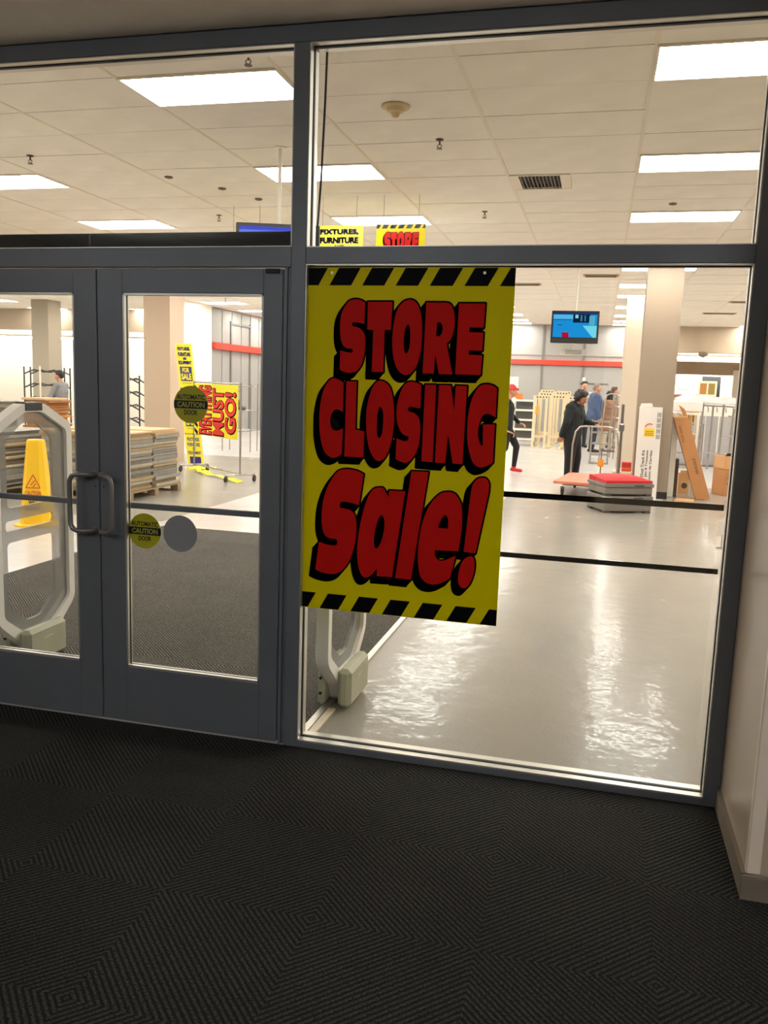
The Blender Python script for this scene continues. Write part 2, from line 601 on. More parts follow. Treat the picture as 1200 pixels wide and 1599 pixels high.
def band_polys(s=1.0):
    """hazard-stripe parallelograms of the sale sign, in sign units"""
    out = []
    for k in range(-1, 7):
        for (x0, z0, z1, a, b, sl) in ((-0.008, -0.002, -0.073, 0.0, 0.094, -0.040), (-0.022, -1.397, -1.466, 0.0, 0.086, -0.037)):
            t = x0 + 0.1427 * k
            q = [(t, z0), (t + b, z0), (t + b + sl, z1), (t + sl, z1)]
            # clip to the sheet
            q = clip_x(q, 0.0005, SIGN_W - 0.0005)
            if len(q) >= 3:
                out.append(q)
    return out


def clip_x(q, lo, hi):
    for side, lim in ((1, lo), (-1, hi)):
        r = []
        for i in range(len(q)):
            a, b = q[i], q[(i + 1) % len(q)]
            ia, ib = side * (a[0] - lim) >= 0, side * (b[0] - lim) >= 0
            if ia:
                r.append(a)
            if ia != ib:
                t = (lim - a[0]) / (b[0] - a[0])
                r.append((lim, a[1] + t * (b[1] - a[1])))
        q = r
        if not q:
            return []
    return q


def sale_sign(root, fn, s=1.0, step=0.0007, full=True):
    """yellow sheet with hazard bands and the red bubble letters; fn(u, v, d): u right, v up from the top-left corner, d towards the reader"""
    mb = MB()
    mb.prism([(0, 0), (SIGN_W * s, 0), (SIGN_W * s, -SIGN_H * s), (0, -SIGN_H * s)], fn, -0.004, 0)
    part('sign_board', mb, mat('sign_yellow', (226, 206, 0), 0.45, spec=0.08, var=0.03, vscale=3), root)
    for q in band_polys():
        mb = MB()
        mb.prism([(a * s, b * s) for a, b in q], fn, 0, step)
        part('hazard_stripe', mb, mat('sign_black', (10, 10, 10), 0.5, spec=0.06), root)
    mb = MB()
    red = mat('sign_red', (200, 24, 18), 0.5, spec=0.06, var=0.04, vscale=5)
    for k, loops in SHAPES.items():
        vs, fs = FILLS[k]
        dx, dz = (-0.0215, -0.0265) if k not in ('S3', 'a', 'l', 'e', '!', '.') else (-0.0235, -0.029)
        r = 0.0068
        for (ox, oz) in ((0, 0), (dx / 2, dz / 2), (dx, dz)):
            mb.add([fn((x + ox) * s, (z + oz) * s, step) for x, z in vs], fs)
        for lp in loops:
            n = len(lp)
            for i in range(n):
                a, b = lp[i], lp[(i + 1) % n]
                ex, ez = b[0] - a[0], b[1] - a[1]
                l = math.hypot(ex, ez)
                if l < 1e-7:
                    continue
                nx, nz = -ez / l * r, ex / l * r
                # stroke, swept along the drop direction
                cs = [(a[0] + nx, a[1] + nz), (b[0] + nx, b[1] + nz), (b[0] - nx, b[1] - nz), (a[0] - nx, a[1] - nz)]
                for (ox, oz) in ((0, 0), (dx, dz)):
                    mb.add([fn((x + ox) * s, (z + oz) * s, step) for x, z in cs], [(0, 1, 2, 3)])
                for q in ((cs[0], cs[1]), (cs[2], cs[3]), (a, b)):
                    mb.add([fn(q[0][0] * s, q[0][1] * s, step), fn(q[1][0] * s, q[1][1] * s, step),
                            fn((q[1][0] + dx) * s, (q[1][1] + dz) * s, step), fn((q[0][0] + dx) * s, (q[0][1] + dz) * s, step)], [(0, 1, 2, 3)])
                # mitre square at the joint
                for (ox, oz) in ((0, 0), (dx, dz)):
                    mb.add([fn((a[0] + ox + r * 1.1 * math.cos(t)) * s, (a[1] + oz + r * 1.1 * math.sin(t)) * s, step)
                            for t in [math.pi / 3 * j for j in range(6)]], [tuple(range(6))])
    # counters of the letters are solid shadow
    for k, loops in SHAPES.items():
        for lp in loops[1:]:
            mb.add([fn(x * s, z * s, step) for x, z in lp], [tuple(range(len(lp)))])
    cc = LET['C'][0][-27:]
    cc = [(cc[i] / 1000.0, cc[i + 1] / 1000.0) for i in range(0, 27, 3)]
    mb.add([fn(x * s, z * s, step) for x, z in cc], [tuple(range(9))])
    part('letter_outline', mb, MATS['sign_black'], root)
    for k in SHAPES:
        vs, fs = FILLS[k]
        mb = MB()
        mb.add([fn(x * s, z * s, step * 2) for x, z in vs], fs)
        part('letter', mb, red, root)

# ------------------------------------------------------------------ shared materials
ALU = mat('anodised_grey', (113, 115, 119), 0.42, metal=0.25, var=0.05, vscale=6)
SILVER = mat('bead_silver', (205, 200, 190), 0.35, metal=0.7)
GASKET = mat('gasket_black', (14, 14, 14), 0.6)
GLASS = glass_mat('clear_glass')
CARPET = carpet_mat('ribbed_carpet')
MATC = carpet_mat('entrance_mat_pile', (48, 46, 43), (128, 122, 112))
VCT = vct_mat('waxed_vinyl')
WALLM = mat('lobby_wall_paint', (184, 164, 142), 0.3, var=0.02, spec=0.5)
CEILM = mat('ceiling_tile_white', (234, 226, 213), 0.9, var=0.05, vscale=3, bump=0.15, bscale=150)
GRIDM = mat('ceiling_grid_white', (226, 214, 194), 0.6)
PAINT = mat('shop_wall_paint', (222, 212, 198), 0.6, var=0.02)
TAN = mat('tan_paint', (178, 160, 138), 0.65, var=0.02)
COLM = mat('column_paint', (150, 132, 113), 0.55, var=0.02)
BLACKB = mat('black_rubber', (20, 19, 18), 0.5)

# ------------------------------------------------------------------ the shell
# lobby (viewer's side of the glass)
struct('floor.002', MB().box(-6.0, 4.0, -8.0, -4.3, -0.1, 0.0), mat('bounce_floor', (96, 92, 86), 0.6), 'unseen floor behind the viewer, added to bounce light to the soffit')  # floor field added out of view to bounce light onto the soffit
struct('floor', MB().box(-6.0, 4.0, -4.3, 0.0, -0.1, 0.0), CARPET, 'charcoal ribbed entrance carpet laid in diamond-turned tiles before the doors')
struct('ceiling', MB().box(-6.0, 4.0, -8.0, -0.005, 3.062, 3.2), mat('soffit_paint', (238, 226, 210), 0.8, var=0.03), 'plain painted lobby soffit above the shopfront')
struct('wall_left', MB().box(-6.2, -6.0, -8, 0.1, 0, 3.2), WALLM, 'plain lobby wall on the far left')
struct('wall_back', MB().box(0.02, 4.2, -8.2, -8.0, 0, 3.2), mat('lobby_back', (206, 192, 172), 0.6), 'beige lobby wall behind the viewer')
struct('wall_back.005', MB().box(-6.2, 0.02, -8.2, -8.0, 0, 3.2), mat('reflected_dark', (44, 42, 42), 0.5), 'unseen dark wall section behind the viewer, added for reflections')  # dark stretch added out of view so the glass strips mirror black
struct('wall_right', MB().box(0.575, 0.72, -0.62, 0.11, 0, 3.062), WALLM, 'short satin beige return wall right of the glass')
struct('wall_right.001', MB().box(0.62, 4.0, -0.615, -0.5, 0, 3.062), mat('beige_panel', (168, 136, 100), 0.55, var=0.02), 'beige lobby wall facing the viewer at the right edge')
struct('wall_right.002', MB().box(4.0, 4.2, -8, -0.5, 0, 3.2), WALLM, 'lobby side wall out of view on the right')
struct('trim_1', MB().box(0.572, 0.617, -0.626, -0.60, 0.085, 3.06, bevel=0.004), mat('corner_guard', (240, 220, 198), 0.4), 'white corner guard on the outer edge of the return wall')
bb = MB()
bb.box(0.560, 0.576, -0.632, -0.002, 0, 0.085)
bb.box(0.560, 4.0, -0.640, -0.624, 0, 0.085)
struct('baseboard_right', bb, mat('vinyl_base', (128, 114, 98), 0.5, var=0.05), 'taupe vinyl baseboard along the return wall')

# shop (behind the glass)
struct('floor.001', MB().box(-31, 10, 0.0, 33, -0.1, 0.0), VCT, 'waxed vinyl shop floor, grey aisle in front and cream beyond')
# front wall above and beside the shopfront
fw = MB()
fw.box(-31, -3.2, 0.02, 0.12, 0, 4.0)
fw.box(-3.2, 0.72, 0.0, 0.12, 3.066, 4.0)
fw.box(0.72, 10, 0.02, 0.12, 0, 4.0)
struct('wall_front', fw, PAINT, 'shop front wall around the glazed entrance')

# ---- shop ceiling: lay-in tiles on a grid of 1.22 x 0.61 m
GX0, GY0, TX, TY, CZ = 0.18, 2.22, 1.22, 0.61, 3.72
LIGHT_COLS = [GX0 + TX * (3 * k) for k in range(-6, 3)]
LIGHT_ROWS = [0, 4, 8, 12, 15, 19, 22, 26, 30, 33, 35]
ceil_bm = MB().box(-31, 10, 0.12, 33, 3.80, 3.95)
ceil = struct('ceiling.001', ceil_bm, mat('plenum', (90, 80, 70), 0.9), 'shop suspended ceiling of white lay-in tiles')
slots = set()
for c in range(-6, 3):
    for r in LIGHT_ROWS:
        slots.add((3 * c, r))
VENTS = [(-1, 5)]
slots.add((-1, 5))
SOFFIT_Y = 24.4
near = []
far = []
for i in range(-18, 7):
    for j in range(-3, 37):
        if (i, j) in slots:
            continue
        x, y = GX0 + TX * i, GY0 + TY * j
        # in or near the view?
        d = math.hypot(x + 0.6, y + 3.4)
        vis = (-0.98 * (y + 3.6) - 1.3 < x < 0.36 * (y + 3.6) + 0.3)
        (near if vis else far).append((d, x, y))
near.sort()
far += near[300:]
near = near[:300]
tile_me = None
for d, x, y in near:
    if tile_me is None:
        tile_me = MB().box(0.011, TX - 0.011, 0.006, TY - 0.006, 0, 0.016).mesh('ceiling_tile', CEILM)
    o = put('ceiling_tile', tile_me, ceil, (x, y, CZ + random.uniform(0, 0.004)))
mb = MB()
for d, x, y in far:
    mb.box(x + 0.011, x + TX - 0.011, y + 0.006, y + TY - 0.006, CZ, CZ + 0.016)
part('ceiling_tiles', mb, CEILM, ceil, kind='stuff')
mb = MB()
for i in range(-18, 8):
    x = GX0 + TX * i
    mb.box(x - 0.013, x + 0.013, 0.12, 25.0, CZ - 0.004, CZ + 0.03)
for j in range(-3, 38):
    y = GY0 + TY * j
    mb.box(-22, 9, y - 0.004, y + 0.004, CZ + 0.005, CZ + 0.02)
part('ceiling_grid', mb, GRIDM, ceil)

# ---- shop walls
pan = mat('slatwall_grey', (158, 155, 150), 0.5, var=0.02)
BY = 24.4
wb = struct('wall_back.001', MB().box(-11.2, 1.9, BY, BY + 0.2, 0, 3.8), pan, 'grey panelled back wall of the shop with a red band')
k = 0
x = -11.0
while x < 1.8:
    w_ = min(1.30, 1.85 - x)
    for z0, z1 in ((0.0, 1.2), (1.2, 2.42), (2.75, 3.72)):
        o = put('wall_panel', MB().box(0.012, w_ - 0.012, -0.03, 0, z0 + 0.01, z1 - 0.01).mesh('wall_panel', pan), wb, (x, BY, 0))
    part('wall_upright', MB().box(x - 0.03, x + 0.03, BY - 0.06, BY - 0.03, 0, 3.7), mat('upright_grey', (120, 116, 112), 0.5), wb)
    x += 1.30
RED = mat('red_band', (235, 62, 45), 0.45)
part('red_band', MB().box(-11.0, 1.85, BY - 0.10, BY - 0.03, 2.46, 2.61), RED, wb, label='red valance band across the grey wall')

WX = -11.1
wl = struct('wall_left.001', MB().box(WX - 0.2, WX, 19.4, BY + 0.2, 0, 3.8), pan, 'grey panelled side wall with red band seen through the right door')
part('red_band', MB().box(WX + 0.03, WX + 0.12, 19.5, BY - 0.1, 2.52, 2.70), RED, wl, label='red band on the side wall')
for y in (20.0, 20.7, 21.4, 22.1, 22.8, 23.5):
    part('wall_panel', MB().box(WX, WX + 0.02, y - 0.52, y + 0.1, 0.02, 2.5), pan, wl)
    part('wall_panel', MB().box(WX, WX + 0.02, y - 0.52, y + 0.1, 2.72, 3.68), pan, wl)
for y in (20.75, 22.2, 23.2):
    part('wall_upright', MB().box(WX + 0.02, WX + 0.06, y - 0.04, y + 0.04, 0.0, 3.4), mat('upright_grey', (120, 116, 112), 0.5), wl)
part('wall_rail', MB().box(WX + 0.02, WX + 0.06, 20.75, 22.2, 3.30, 3.36), mat('upright_grey', (120, 116, 112), 0.5), wl)
WHITE = mat('bright_white_paint', (240, 234, 222), 0.5)
struct('wall_left.002', MB().box(WX - 0.5, WX + 0.05, 17.6, 19.4, 0, 3.72), WHITE, 'white pier between the alcove and the grey side wall')
struct('wall_left.003', MB().box(WX - 0.5, WX - 0.3, 19.4, 26.2, 0, 3.8), WHITE, 'hidden return of the white alcove')
struct('wall_back.002', MB().box(-30.6, WX - 0.3, 26.0, 26.2, 0, 3.8), WHITE, 'brightly washed white perimeter wall at the far left')
struct('wall_left.004', MB().box(-30.8, -30.6, 0.1, 26.2, 0, 3.8), WHITE, 'far left perimeter wall of the shop')
struct('trim_2', MB().box(-30.6, WX - 0.5, 21.0, 21.3, 3.05, 3.8), TAN, 'tan dropped soffit above the far left alcove')
struct('ceiling.002', MB().box(-30.6, WX - 0.5, 21.3, 26.0, 3.35, 3.5), TAN, 'lower ceiling of the far left alcove')

# right-hand department behind the column
struct('wall_right.003', MB().box(9.0, 9.2, 0.1, 32, 0, 3.8), TAN, 'right side wall of the shop')
struct('wall_right.004', MB().box(1.7, 1.9, BY, 31.0, 0, 3.8), TAN, 'return wall behind the columns')
struct('trim_3', MB().box(1.9, 9.0, 24.2, 24.5, 2.93, 3.8), TAN, 'tan soffit above the right department')
struct('ceiling.003', MB().box(1.9, 9.0, 24.5, 31.0, 3.35, 3.5), TAN, 'lower ceiling of the right department')
struct('trim_4', MB().box(1.9, 9.0, 29.3, 29.6, 2.40, 2.86), TAN, 'tan valance over the white display wall')
struct('wall_back.003', MB().box(1.9, 9.0, 30.8, 31.0, 0, 3.6), WHITE, 'bright white display wall at the back of the right department')
struct('wall_back.004', MB().box(-30.8, 9.2, 32.8, 33, 0, 3.9), PAINT, 'outer back wall')

# columns
c1 = struct('trim_5', MB().box(0.574, 1.106, 10.5, 11.03, 0, 3.72), COLM, 'large square taupe column nearest the right pane')
struct('baseboard_5', MB().box(0.562, 1.118, 10.488, 11.042, 0, 0.11), BLACKB, 'black base around the taupe column')
c2 = struct('trim_6', MB().box(0.42, 0.98, 16.0, 16.55, 0, 3.72), mat('column_light', (196, 180, 160), 0.55), 'paler square column half hidden behind the taupe column')
struct('trim_7', MB().box(-8.66, -8.10, 11.5, 12.07, 0, 3.72), mat('column_rose', (196, 172, 150), 0.55), 'square beige column behind the boards seen through the right door')
struct('trim_8', MB().box(-15.95, -15.40, 17.9, 18.5, 0, 3.72), mat('column_grey', (160, 148, 130), 0.55), 'square grey column behind the wire racks at the far left')

# ------------------------------------------------------------------ shopfront
MX0, MX1 = -1.296, -1.231          # mullion
JX = 0.514                         # right jamb
GY = 0.05                          # glass plane
struct('trim_9', MB().box(MX0, MX1, 0, 0.11, 0, 2.992, bevel=0.003), ALU, 'grey aluminium mullion between the doors and the fixed glass')
m9 = MB().box(JX, 0.575, 0, 0.11, 0, 3.06, bevel=0.003)
struct('trim_10', m9, ALU, 'grey aluminium jamb against the return wall')
struct('trim_11', MB().box(-3.2, JX, 0, 0.11, 2.992, 3.06, bevel=0.003), ALU, 'grey aluminium head rail under the soffit')
struct('trim_12', MB().box(MX1, JX, 0, 0.11, 2.127, 2.194, bevel=0.003), ALU, 'grey aluminium transom bar over the fixed pane')
struct('trim_13', MB().box(-3.11, MX0, 0, 0.11, 2.113, 2.197, bevel=0.003), ALU, 'grey aluminium door header')
struct('trim_14', MB().box(MX1, JX, 0, 0.11, 0, 0.03, bevel=0.003), ALU, 'grey aluminium sill under the fixed pane')
struct('trim_15', MB().box(-3.2, -3.115, 0, 0.11, 0, 2.992), ALU, 'grey aluminium jamb left of the doors')
jb = MB()
jb.box(-1.326, -1.312, 0.004, 0.08, 0, 2.113)
jb.box(-1.310, MX0, 0.012, 0.10, 0, 2.113)
struct('trim_16', jb, ALU, 'grooved door jamb strip beside the right door leaf')


def pane(n, x0, x1, z0, z1, label):
    root = MB().box(x0 + 0.004, x1 - 0.004, GY, GY + 0.006, z0 + 0.003, z1 - 0.003)
    o = struct('window_%d' % n, root, GLASS, label)
    g = MB()
    for (a, b, c, d) in ((x0, x0 + 0.007, z0, z1), (x1 - 0.007, x1, z0, z1), (x0, x1, z0, z0 + 0.007), (x0, x1, z1 - 0.008, z1)):
        g.box(a, b, GY - 0.006, GY + 0.012, c, d)
    part('gasket', g, GASKET, o)
    s = MB()
    for (a, b, c, d) in ((x0, x0 + 0.004, z0, z1), (x1 - 0.004, x1, z0, z1), (x0, x1, z0, z0 + 0.004), (x0, x1, z1 - 0.004, z1)):
        s.box(a, b, 0.004, GY - 0.008, c, d)
        s.box(a, b, GY + 0.014, 0.108, c, d)
    part('glazing_bead', s, SILVER, o)
    return o


pane(1, -3.11, MX0, 2.197, 2.992, 'clear glass transom pane over the doors')
pane(2, MX1, JX, 2.194, 2.992, 'clear upper glass pane right of the mullion')
w3 = pane(3, MX1, JX, 0.03, 2.127, 'large clear fixed pane carrying the yellow sale sign')
TAPE = mat('glossy_black_strip', (112, 108, 100), 0.05, metal=1.0)
part('safety_strip', MB().box(MX1 + 0.02, 0.494, GY - 0.002, GY - 0.0005, 1.198, 1.222), TAPE, w3, label='glossy black strip across the pane, upper')
part('safety_strip', MB().box(MX1 + 0.02, 0.494, GY - 0.002, GY - 0.0005, 0.945, 0.966), TAPE, w3, label='glossy black strip across the pane, lower')

# dark operator housing behind the transom glass
op = thing('door_operator', 'long black automatic door operator housing along the door header', 'door operator', (-2.2, 0.18, 2.2))
part('housing', MB().box(-0.90, 0.89, -0.055, 0.07, -0.04, 0.082, bevel=0.006), mat('operator_black', (40, 40, 42), 0.75, spec=0.2), op)
part('end_cap', MB().box(0.89, 0.897, -0.058, 0.073, -0.043, 0.085), mat('operator_grey', (70, 70, 72), 0.5), op)

# ------------------------------------------------------------------ doors


def door(n, x0, x1, label, hinge_right):
    """stile-and-rail leaf; root mesh is the glass"""
    zt = 2.106
    gap = 0.003
    # glazed opening
    if hinge_right:
        gx0, gx1 = -2.092, -1.418
    else:
        gx0, gx1 = x0 + 0.085, -2.338
    gz0, gz1 = 0.277, 2.004
    root = struct('door_%d' % n, MB().box(gx0 + 0.003, gx1 - 0.003, 0.025, 0.031, gz0 + 0.003, gz1 - 0.003), GLASS, label)
    y0, y1 = 0.0, 0.045
    for a, b in ((x0 + gap, gx0), (gx1, x1 - gap)):
        part('stile', MB().box(a, b, y0, y1, 0.008, zt, bevel=0.0025), ALU, root)
    part('top_rail', MB().box(gx0, gx1, y0, y1, gz1, zt, bevel=0.002), ALU, root)
    part('bottom_rail', MB().box(gx0, gx1, y0, y1, 0.008, gz0, bevel=0.002), ALU, root)
    s = MB()
    g = MB()
    for (a, b, c, d) in ((gx0, gx0 + 0.009, gz0, gz1), (gx1 - 0.009, gx1, gz0, gz1), (gx0, gx1, gz0, gz0 + 0.009), (gx0, gx1, gz1 - 0.009, gz1)):
        s.box(a, b, 0.004, 0.020, c, d)
        s.box(a, b, 0.034, 0.043, c, d)
        g.box(a, b, 0.020, 0.034, c, d)
    part('glazing_bead', s, SILVER, root)
    part('gasket', g, GASKET, root)
    # crash bar on the shop side
    part('push_bar', MB().box(gx0 - 0.02, gx1 + 0.02, 0.048, 0.062, 1.030, 1.058, bevel=0.004), ALU, root)
    for sx in (gx0 - 0.012, gx1 + 0.002):
        part('bar_bracket', MB().box(sx - 0.004, sx + 0.014, 0.044, 0.05, 1.022, 1.066), ALU, root)
    # pull handle: offset D bar
    gapx = -2.219
    if hinge_right:
        mx, sx = -2.195, 1
    else:
        mx, sx = -2.243, -1
    H = mat('handle_metal', (136, 131, 126), 0.32, metal=0.45)
    gy, zt_, zb = -0.062, 1.188, 0.925
    gx = (-2.120 if hinge_right else -2.335)
    pts = [(mx, 0.0, zt_), (mx, -0.030, zt_)]
    pts += [(mx + sx * 0.010, -0.046, zt_), (mx + (gx - mx) * 0.35, -0.056, zt_), (mx + (gx - mx) * 0.68, gy, zt_ - 0.002)]
    pts += [(mx + (gx - mx) * 0.88, gy, zt_ - 0.010), (gx, gy, zt_ - 0.034)]
    lower = [(a, b, (zt_ + zb) - c) for a, b, c in reversed(pts)]
    part('pull_handle', MB().tube(pts + lower, 0.0115, 12), H, root, smooth=True, label='rounded grey metal pull handle')
    for zz in (zt_, zb):
        part('handle_rosette', MB().cyl((mx, 0.001, zz), (mx, -0.006, zz), 0.018, 16), H, root)
    for zz in (1.13,):
        part('screw_cap', MB().cyl((mx + sx * -0.002, 0.001, zz), (mx + sx * -0.002, -0.002, zz), 0.0035, 8), GASKET, root)
    return root


d1 = door(1, -3.112, -2.219, 'left grey aluminium glass door leaf with pull handle', False)
d2 = door(2, -2.219, -1.329, 'right grey aluminium glass door leaf with round caution stickers', True)
part('closer_stop', MB().box(-1.405, -1.345, -0.012, 0.0, 2.088, 2.106), GASKET, d2)


def sticker(cx, cz, r, label):
    Y = 0.0242

    def fn(u, v, d):
        return (cx + u, Y - d, cz + v)
    mb = MB()
    mb.prism([(r * math.cos(t), r * math.sin(t)) for t in [2 * math.pi * i / 40 for i in range(40)]], fn, -0.0004, 0.0004)
    o = part('caution_sticker', mb, mat('sticker_yellow', (176, 168, 12), 0.5), d2, label=label)
    bk = mat('sticker_black', (14, 14, 12), 0.5)
    hb = r * 0.215
    a = math.asin(hb / r)
    band = [(r * math.cos(t), r * math.sin(t)) for t in np.linspace(-a, a, 6)] + [(-r * math.cos(t), r * math.sin(t)) for t in np.linspace(a, -a, 6)]
    mb = MB().prism(band, fn, 0.0004, 0.0007)
    part('sticker_band', mb, bk, o)
    mb = MB()
    flat_text(mb, 'AUTOMATIC', 0, r * 0.40, r * 1.66, r * 0.27, fn, 0.0008, 0.03)
    flat_text(mb, 'DOOR', 0, -r * 0.42, r * 0.78, r * 0.27, fn, 0.0008, 0.03)
    part('sticker_lettering', mb, bk, o)
    mb = MB()
    flat_text(mb, 'CAUTION', 0, 0, r * 1.60, r * 0.29, fn, 0.0010, 0.03)
    part('sticker_lettering', mb, mat('sticker_letter_yellow', (170, 165, 60), 0.5), o, label='yellow word on the black band')
    return o


sticker(-1.768, 1.523, 0.083, 'yellow and black round sticker at head height')
sticker(-2.002, 0.933, 0.083, 'yellow and black round sticker below the crash bar')
mb = MB().prism([(0.085 * math.cos(t), 0.085 * math.sin(t)) for t in [2 * math.pi * i / 40 for i in range(40)]],
                lambda u, v, d: (-1.822 + u, 0.0242 - d, 0.934 + v), -0.0004, 0.0004)
part('blank_sticker', mb, mat('sticker_grey', (140, 138, 140), 0.6), d2, label='plain grey back of a round sticker')

# ------------------------------------------------------------------ the big sale sign
SY = 0.030
sg = thing('sale_sign', 'large yellow store closing sale sign taped to the fixed glass', 'sign', (-1.2285, SY, 2.1165))
sale_sign(sg, lambda u, v, d: (u, -d, v), 1.0, 0.0008)
for u, v in ((0.105, -0.022), (0.745, -0.022)):
    part('eyelet', MB().cyl((u, -0.0005, v), (u, -0.0028, v), 0.006, 12), SILVER, sg)

# ------------------------------------------------------------------ lamps
TROF = emis('troffer_glow', WARM, STORE_LIGHT)
trof_frame = mat('troffer_frame', (220, 210, 195), 0.5)
fm = MB()
fm.box(0.004, TX - 0.004, 0.004, 0.022, -0.012, 0.06)
fm.box(0.004, TX - 0.004, TY - 0.022, TY - 0.004, -0.012, 0.06)
fm.box(0.004, 0.022, 0.022, TY - 0.022, -0.012, 0.06)
fm.box(TX - 0.022, TX - 0.004, 0.022, TY - 0.022, -0.012, 0.06)
frame_me = fm.mesh('lamp_frame', trof_frame)
dif_me = MB().box(0.022, TX - 0.022, 0.022, TY - 0.022, -0.004, 0.01).mesh('lamp_diffuser', TROF)
ORD = ['nearest', 'second', 'third', 'fourth', 'fifth', 'sixth', 'seventh', 'eighth', 'ninth', 'tenth', 'eleventh']
COLN = {-6: 'sixth lamp row left of the taupe column', -5: 'fifth lamp row left of the taupe column', -4: 'lamp row far left over the wire racks', -3: 'lamp row above the white pier',
        -2: 'lamp row above the left door leaf', -1: 'lamp row behind the mullion', 0: 'lamp row passing the taupe column', 1: 'lamp row right of the taupe column', 2: 'lamp row over the right side wall'}
for c in range(-6, 3):
    for n_, r in enumerate(LIGHT_ROWS):
        x, y = GX0 + TX * 3 * c, GY0 + TY * r
        if y > 23.9 and (c > 0):
            continue
        vis = (-1.0 * (y + 3.6) - 1.5 < x < 0.40 * (y + 3.6) + 1.0)
        if y > 21 and c < -3:
            continue
        t = thing('ceiling_light', '%s lit troffer from the glass in the %s' % (ORD[n_], COLN[c]), 'ceiling light', (x, y, CZ), 0, 'fluorescent troffers in the shop ceiling')
        put('lamp_frame', frame_me, t)
        put('lamp_diffuser', dif_me, t)

WASH = emis('strip_glow', (1.0, 0.94, 0.86), WALL_WASH)


def strip_lamp(x0, x1, y, z, label):
    t = thing('strip_light', label, 'strip light', ((x0 + x1) / 2, y, z), 0, 'perimeter strip lights')
    h = (x1 - x0) / 2
    part('lamp_body', MB().box(-h, h, -0.05, 0.05, 0.0, 0.06), trof_frame, t)
    part('lamp_tube', MB().cyl((-h + 0.02, 0, -0.045), (h - 0.02, 0, -0.045), 0.05, 10), WASH, t)
    for sx in (-h + 0.15, h - 0.15):
        part('hanger', MB().cyl((sx, 0, 0.06), (sx, 0, 0.35), 0.008, 6), GRIDM, t)


strip_lamp(-29.5, -24.0, 24.6, 3.0, 'left strip lamp washing the white alcove wall')
strip_lamp(-23.5, -18.0, 24.6, 3.0, 'middle strip lamp washing the white alcove wall')
strip_lamp(-17.5, -12.2, 24.6, 3.0, 'right strip lamp washing the white alcove wall, behind the grey column')
strip_lamp(2.3, 5.2, 29.9, 3.06, 'strip lamp over the white display wall right of the taupe column')
strip_lamp(5.4, 8.4, 29.9, 3.06, 'strip lamp over the white display wall beyond the jamb')
strip_lamp(2.3, 5.2, 29.66, 2.50, 'lower strip lamp hidden behind the tan valance')

# unseen lobby lamps added to light frame and soffit, then the downlight
LOB = emis('added_lobby_glow', COOL, ADDED_LOBBY_LIGHT)
for x, y, lab in ((1.4, -3.93, 'added unseen lobby lamp right behind the viewer'), (-1.8, -3.93, 'added unseen lobby lamp behind the viewer'), (-4.4, -3.93, 'added unseen lobby lamp left behind the viewer'), (2.7, -2.5, 'added unseen lobby lamp round the corner on the right')):
    t = thing('added_lamp', lab, 'added lamp', (x, y, 2.75))
    part('lamp_body', MB().box(-0.62, 0.62, -0.03, 0.03, 0.03, 0.05), trof_frame, t)
    part('lamp_diffuser', MB().box(-0.6, 0.6, -0.12, 0.12, -0.03, 0.03, bevel=0.015), LOB, t)
    for sx in (-0.5, 0.5):
        part('hanger', MB().cyl((sx, 0, 0.05), (sx, 0, 0.312), 0.004, 6), trof_frame, t)
t = thing('downlight', 'round cool lobby downlight in the soffit before the mullion', 'ceiling light', (-1.38, -1.13, 3.062))
part('trim_ring', MB().lathe([(0.065, 0), (0.085, -0.002), (0.085, -0.008), (0.065, -0.008)], (0, 0, 0), 24), trof_frame, t)
part('lamp_lens', MB().cyl((0, 0, -0.001), (0, 0, -0.006), 0.063, 24), emis('downlight_glow', (0.75, 0.88, 1.0), DOWNLIGHT), t)

# ------------------------------------------------------------------ ceiling fittings


def sprinkler(x, y, label):
    t = thing('sprinkler', label, 'sprinkler', (x, y, CZ))
    br = mat('sprinkler_brass', (92, 74, 56), 0.4, metal=0.7)
    part('escutcheon', MB().lathe([(0.035, 0.0), (0.032, -0.008), (0.012, -0.014)], (0, 0, 0), 14), br, t)
    part('frame', MB().cyl((0, 0, -0.01), (0, 0, -0.045), 0.008, 8).tube([(-0.012, 0, -0.04), (-0.02, 0, -0.055), (0, 0, -0.075)], 0.004, 6).tube([(0.012, 0, -0.04), (0.02, 0, -0.055), (0, 0, -0.075)], 0.004, 6), br, t)
    part('deflector', MB().cyl((0, 0, -0.074), (0, 0, -0.078), 0.026, 12), br, t)


sprinkler(-1.48, 3.99, 'brass sprinkler head nearest the upper right pane')
sprinkler(-1.49, 6.95, 'brass sprinkler head between the hanging sale sign and the air vent')
sprinkler(-1.2, 9.9, 'brass sprinkler head just above the big sale sign corner')
sprinkler(-5.52, 4.01, 'brass sprinkler head between the two nearest left lamps')
sprinkler(-4.9, 6.9, 'brass sprinkler head right of the lowest left lamp')
sprinkler(-2.35, 1.95, 'brass sprinkler head above the biggest left lamp')
sprinkler(0.75, 1.75, 'brass sprinkler head above the biggest right lamp')
sprinkler(-9.6, 17.2, 'brass sprinkler head near the lamps above the side wall')
for x, y, lab in ((-4.55, 4.95, 'small dark ceiling knob left of the three between the left lamps'), (-4.2, 5.5, 'small dark ceiling knob in the middle of the left ceiling'), (-4.0, 6.05, 'small dark ceiling knob lowest of the left ceiling'), (0.62, 6.7, 'small dark knob just above the third right lamp')):
    t = thing('ceiling_sensor', lab, 'ceiling fitting', (x, y, CZ))
    part('cap', MB().lathe([(0.045, 0), (0.04, -0.012), (0.012, -0.02)], (0, 0, 0), 14), mat('knob_brown', (96, 76, 58), 0.5), t)
t = thing('smoke_detector', 'round cream smoke detector on the ceiling behind the upper right pane', 'smoke detector', (-1.65, 3.10, CZ))
cream = mat('detector_cream', (196, 172, 128), 0.5)
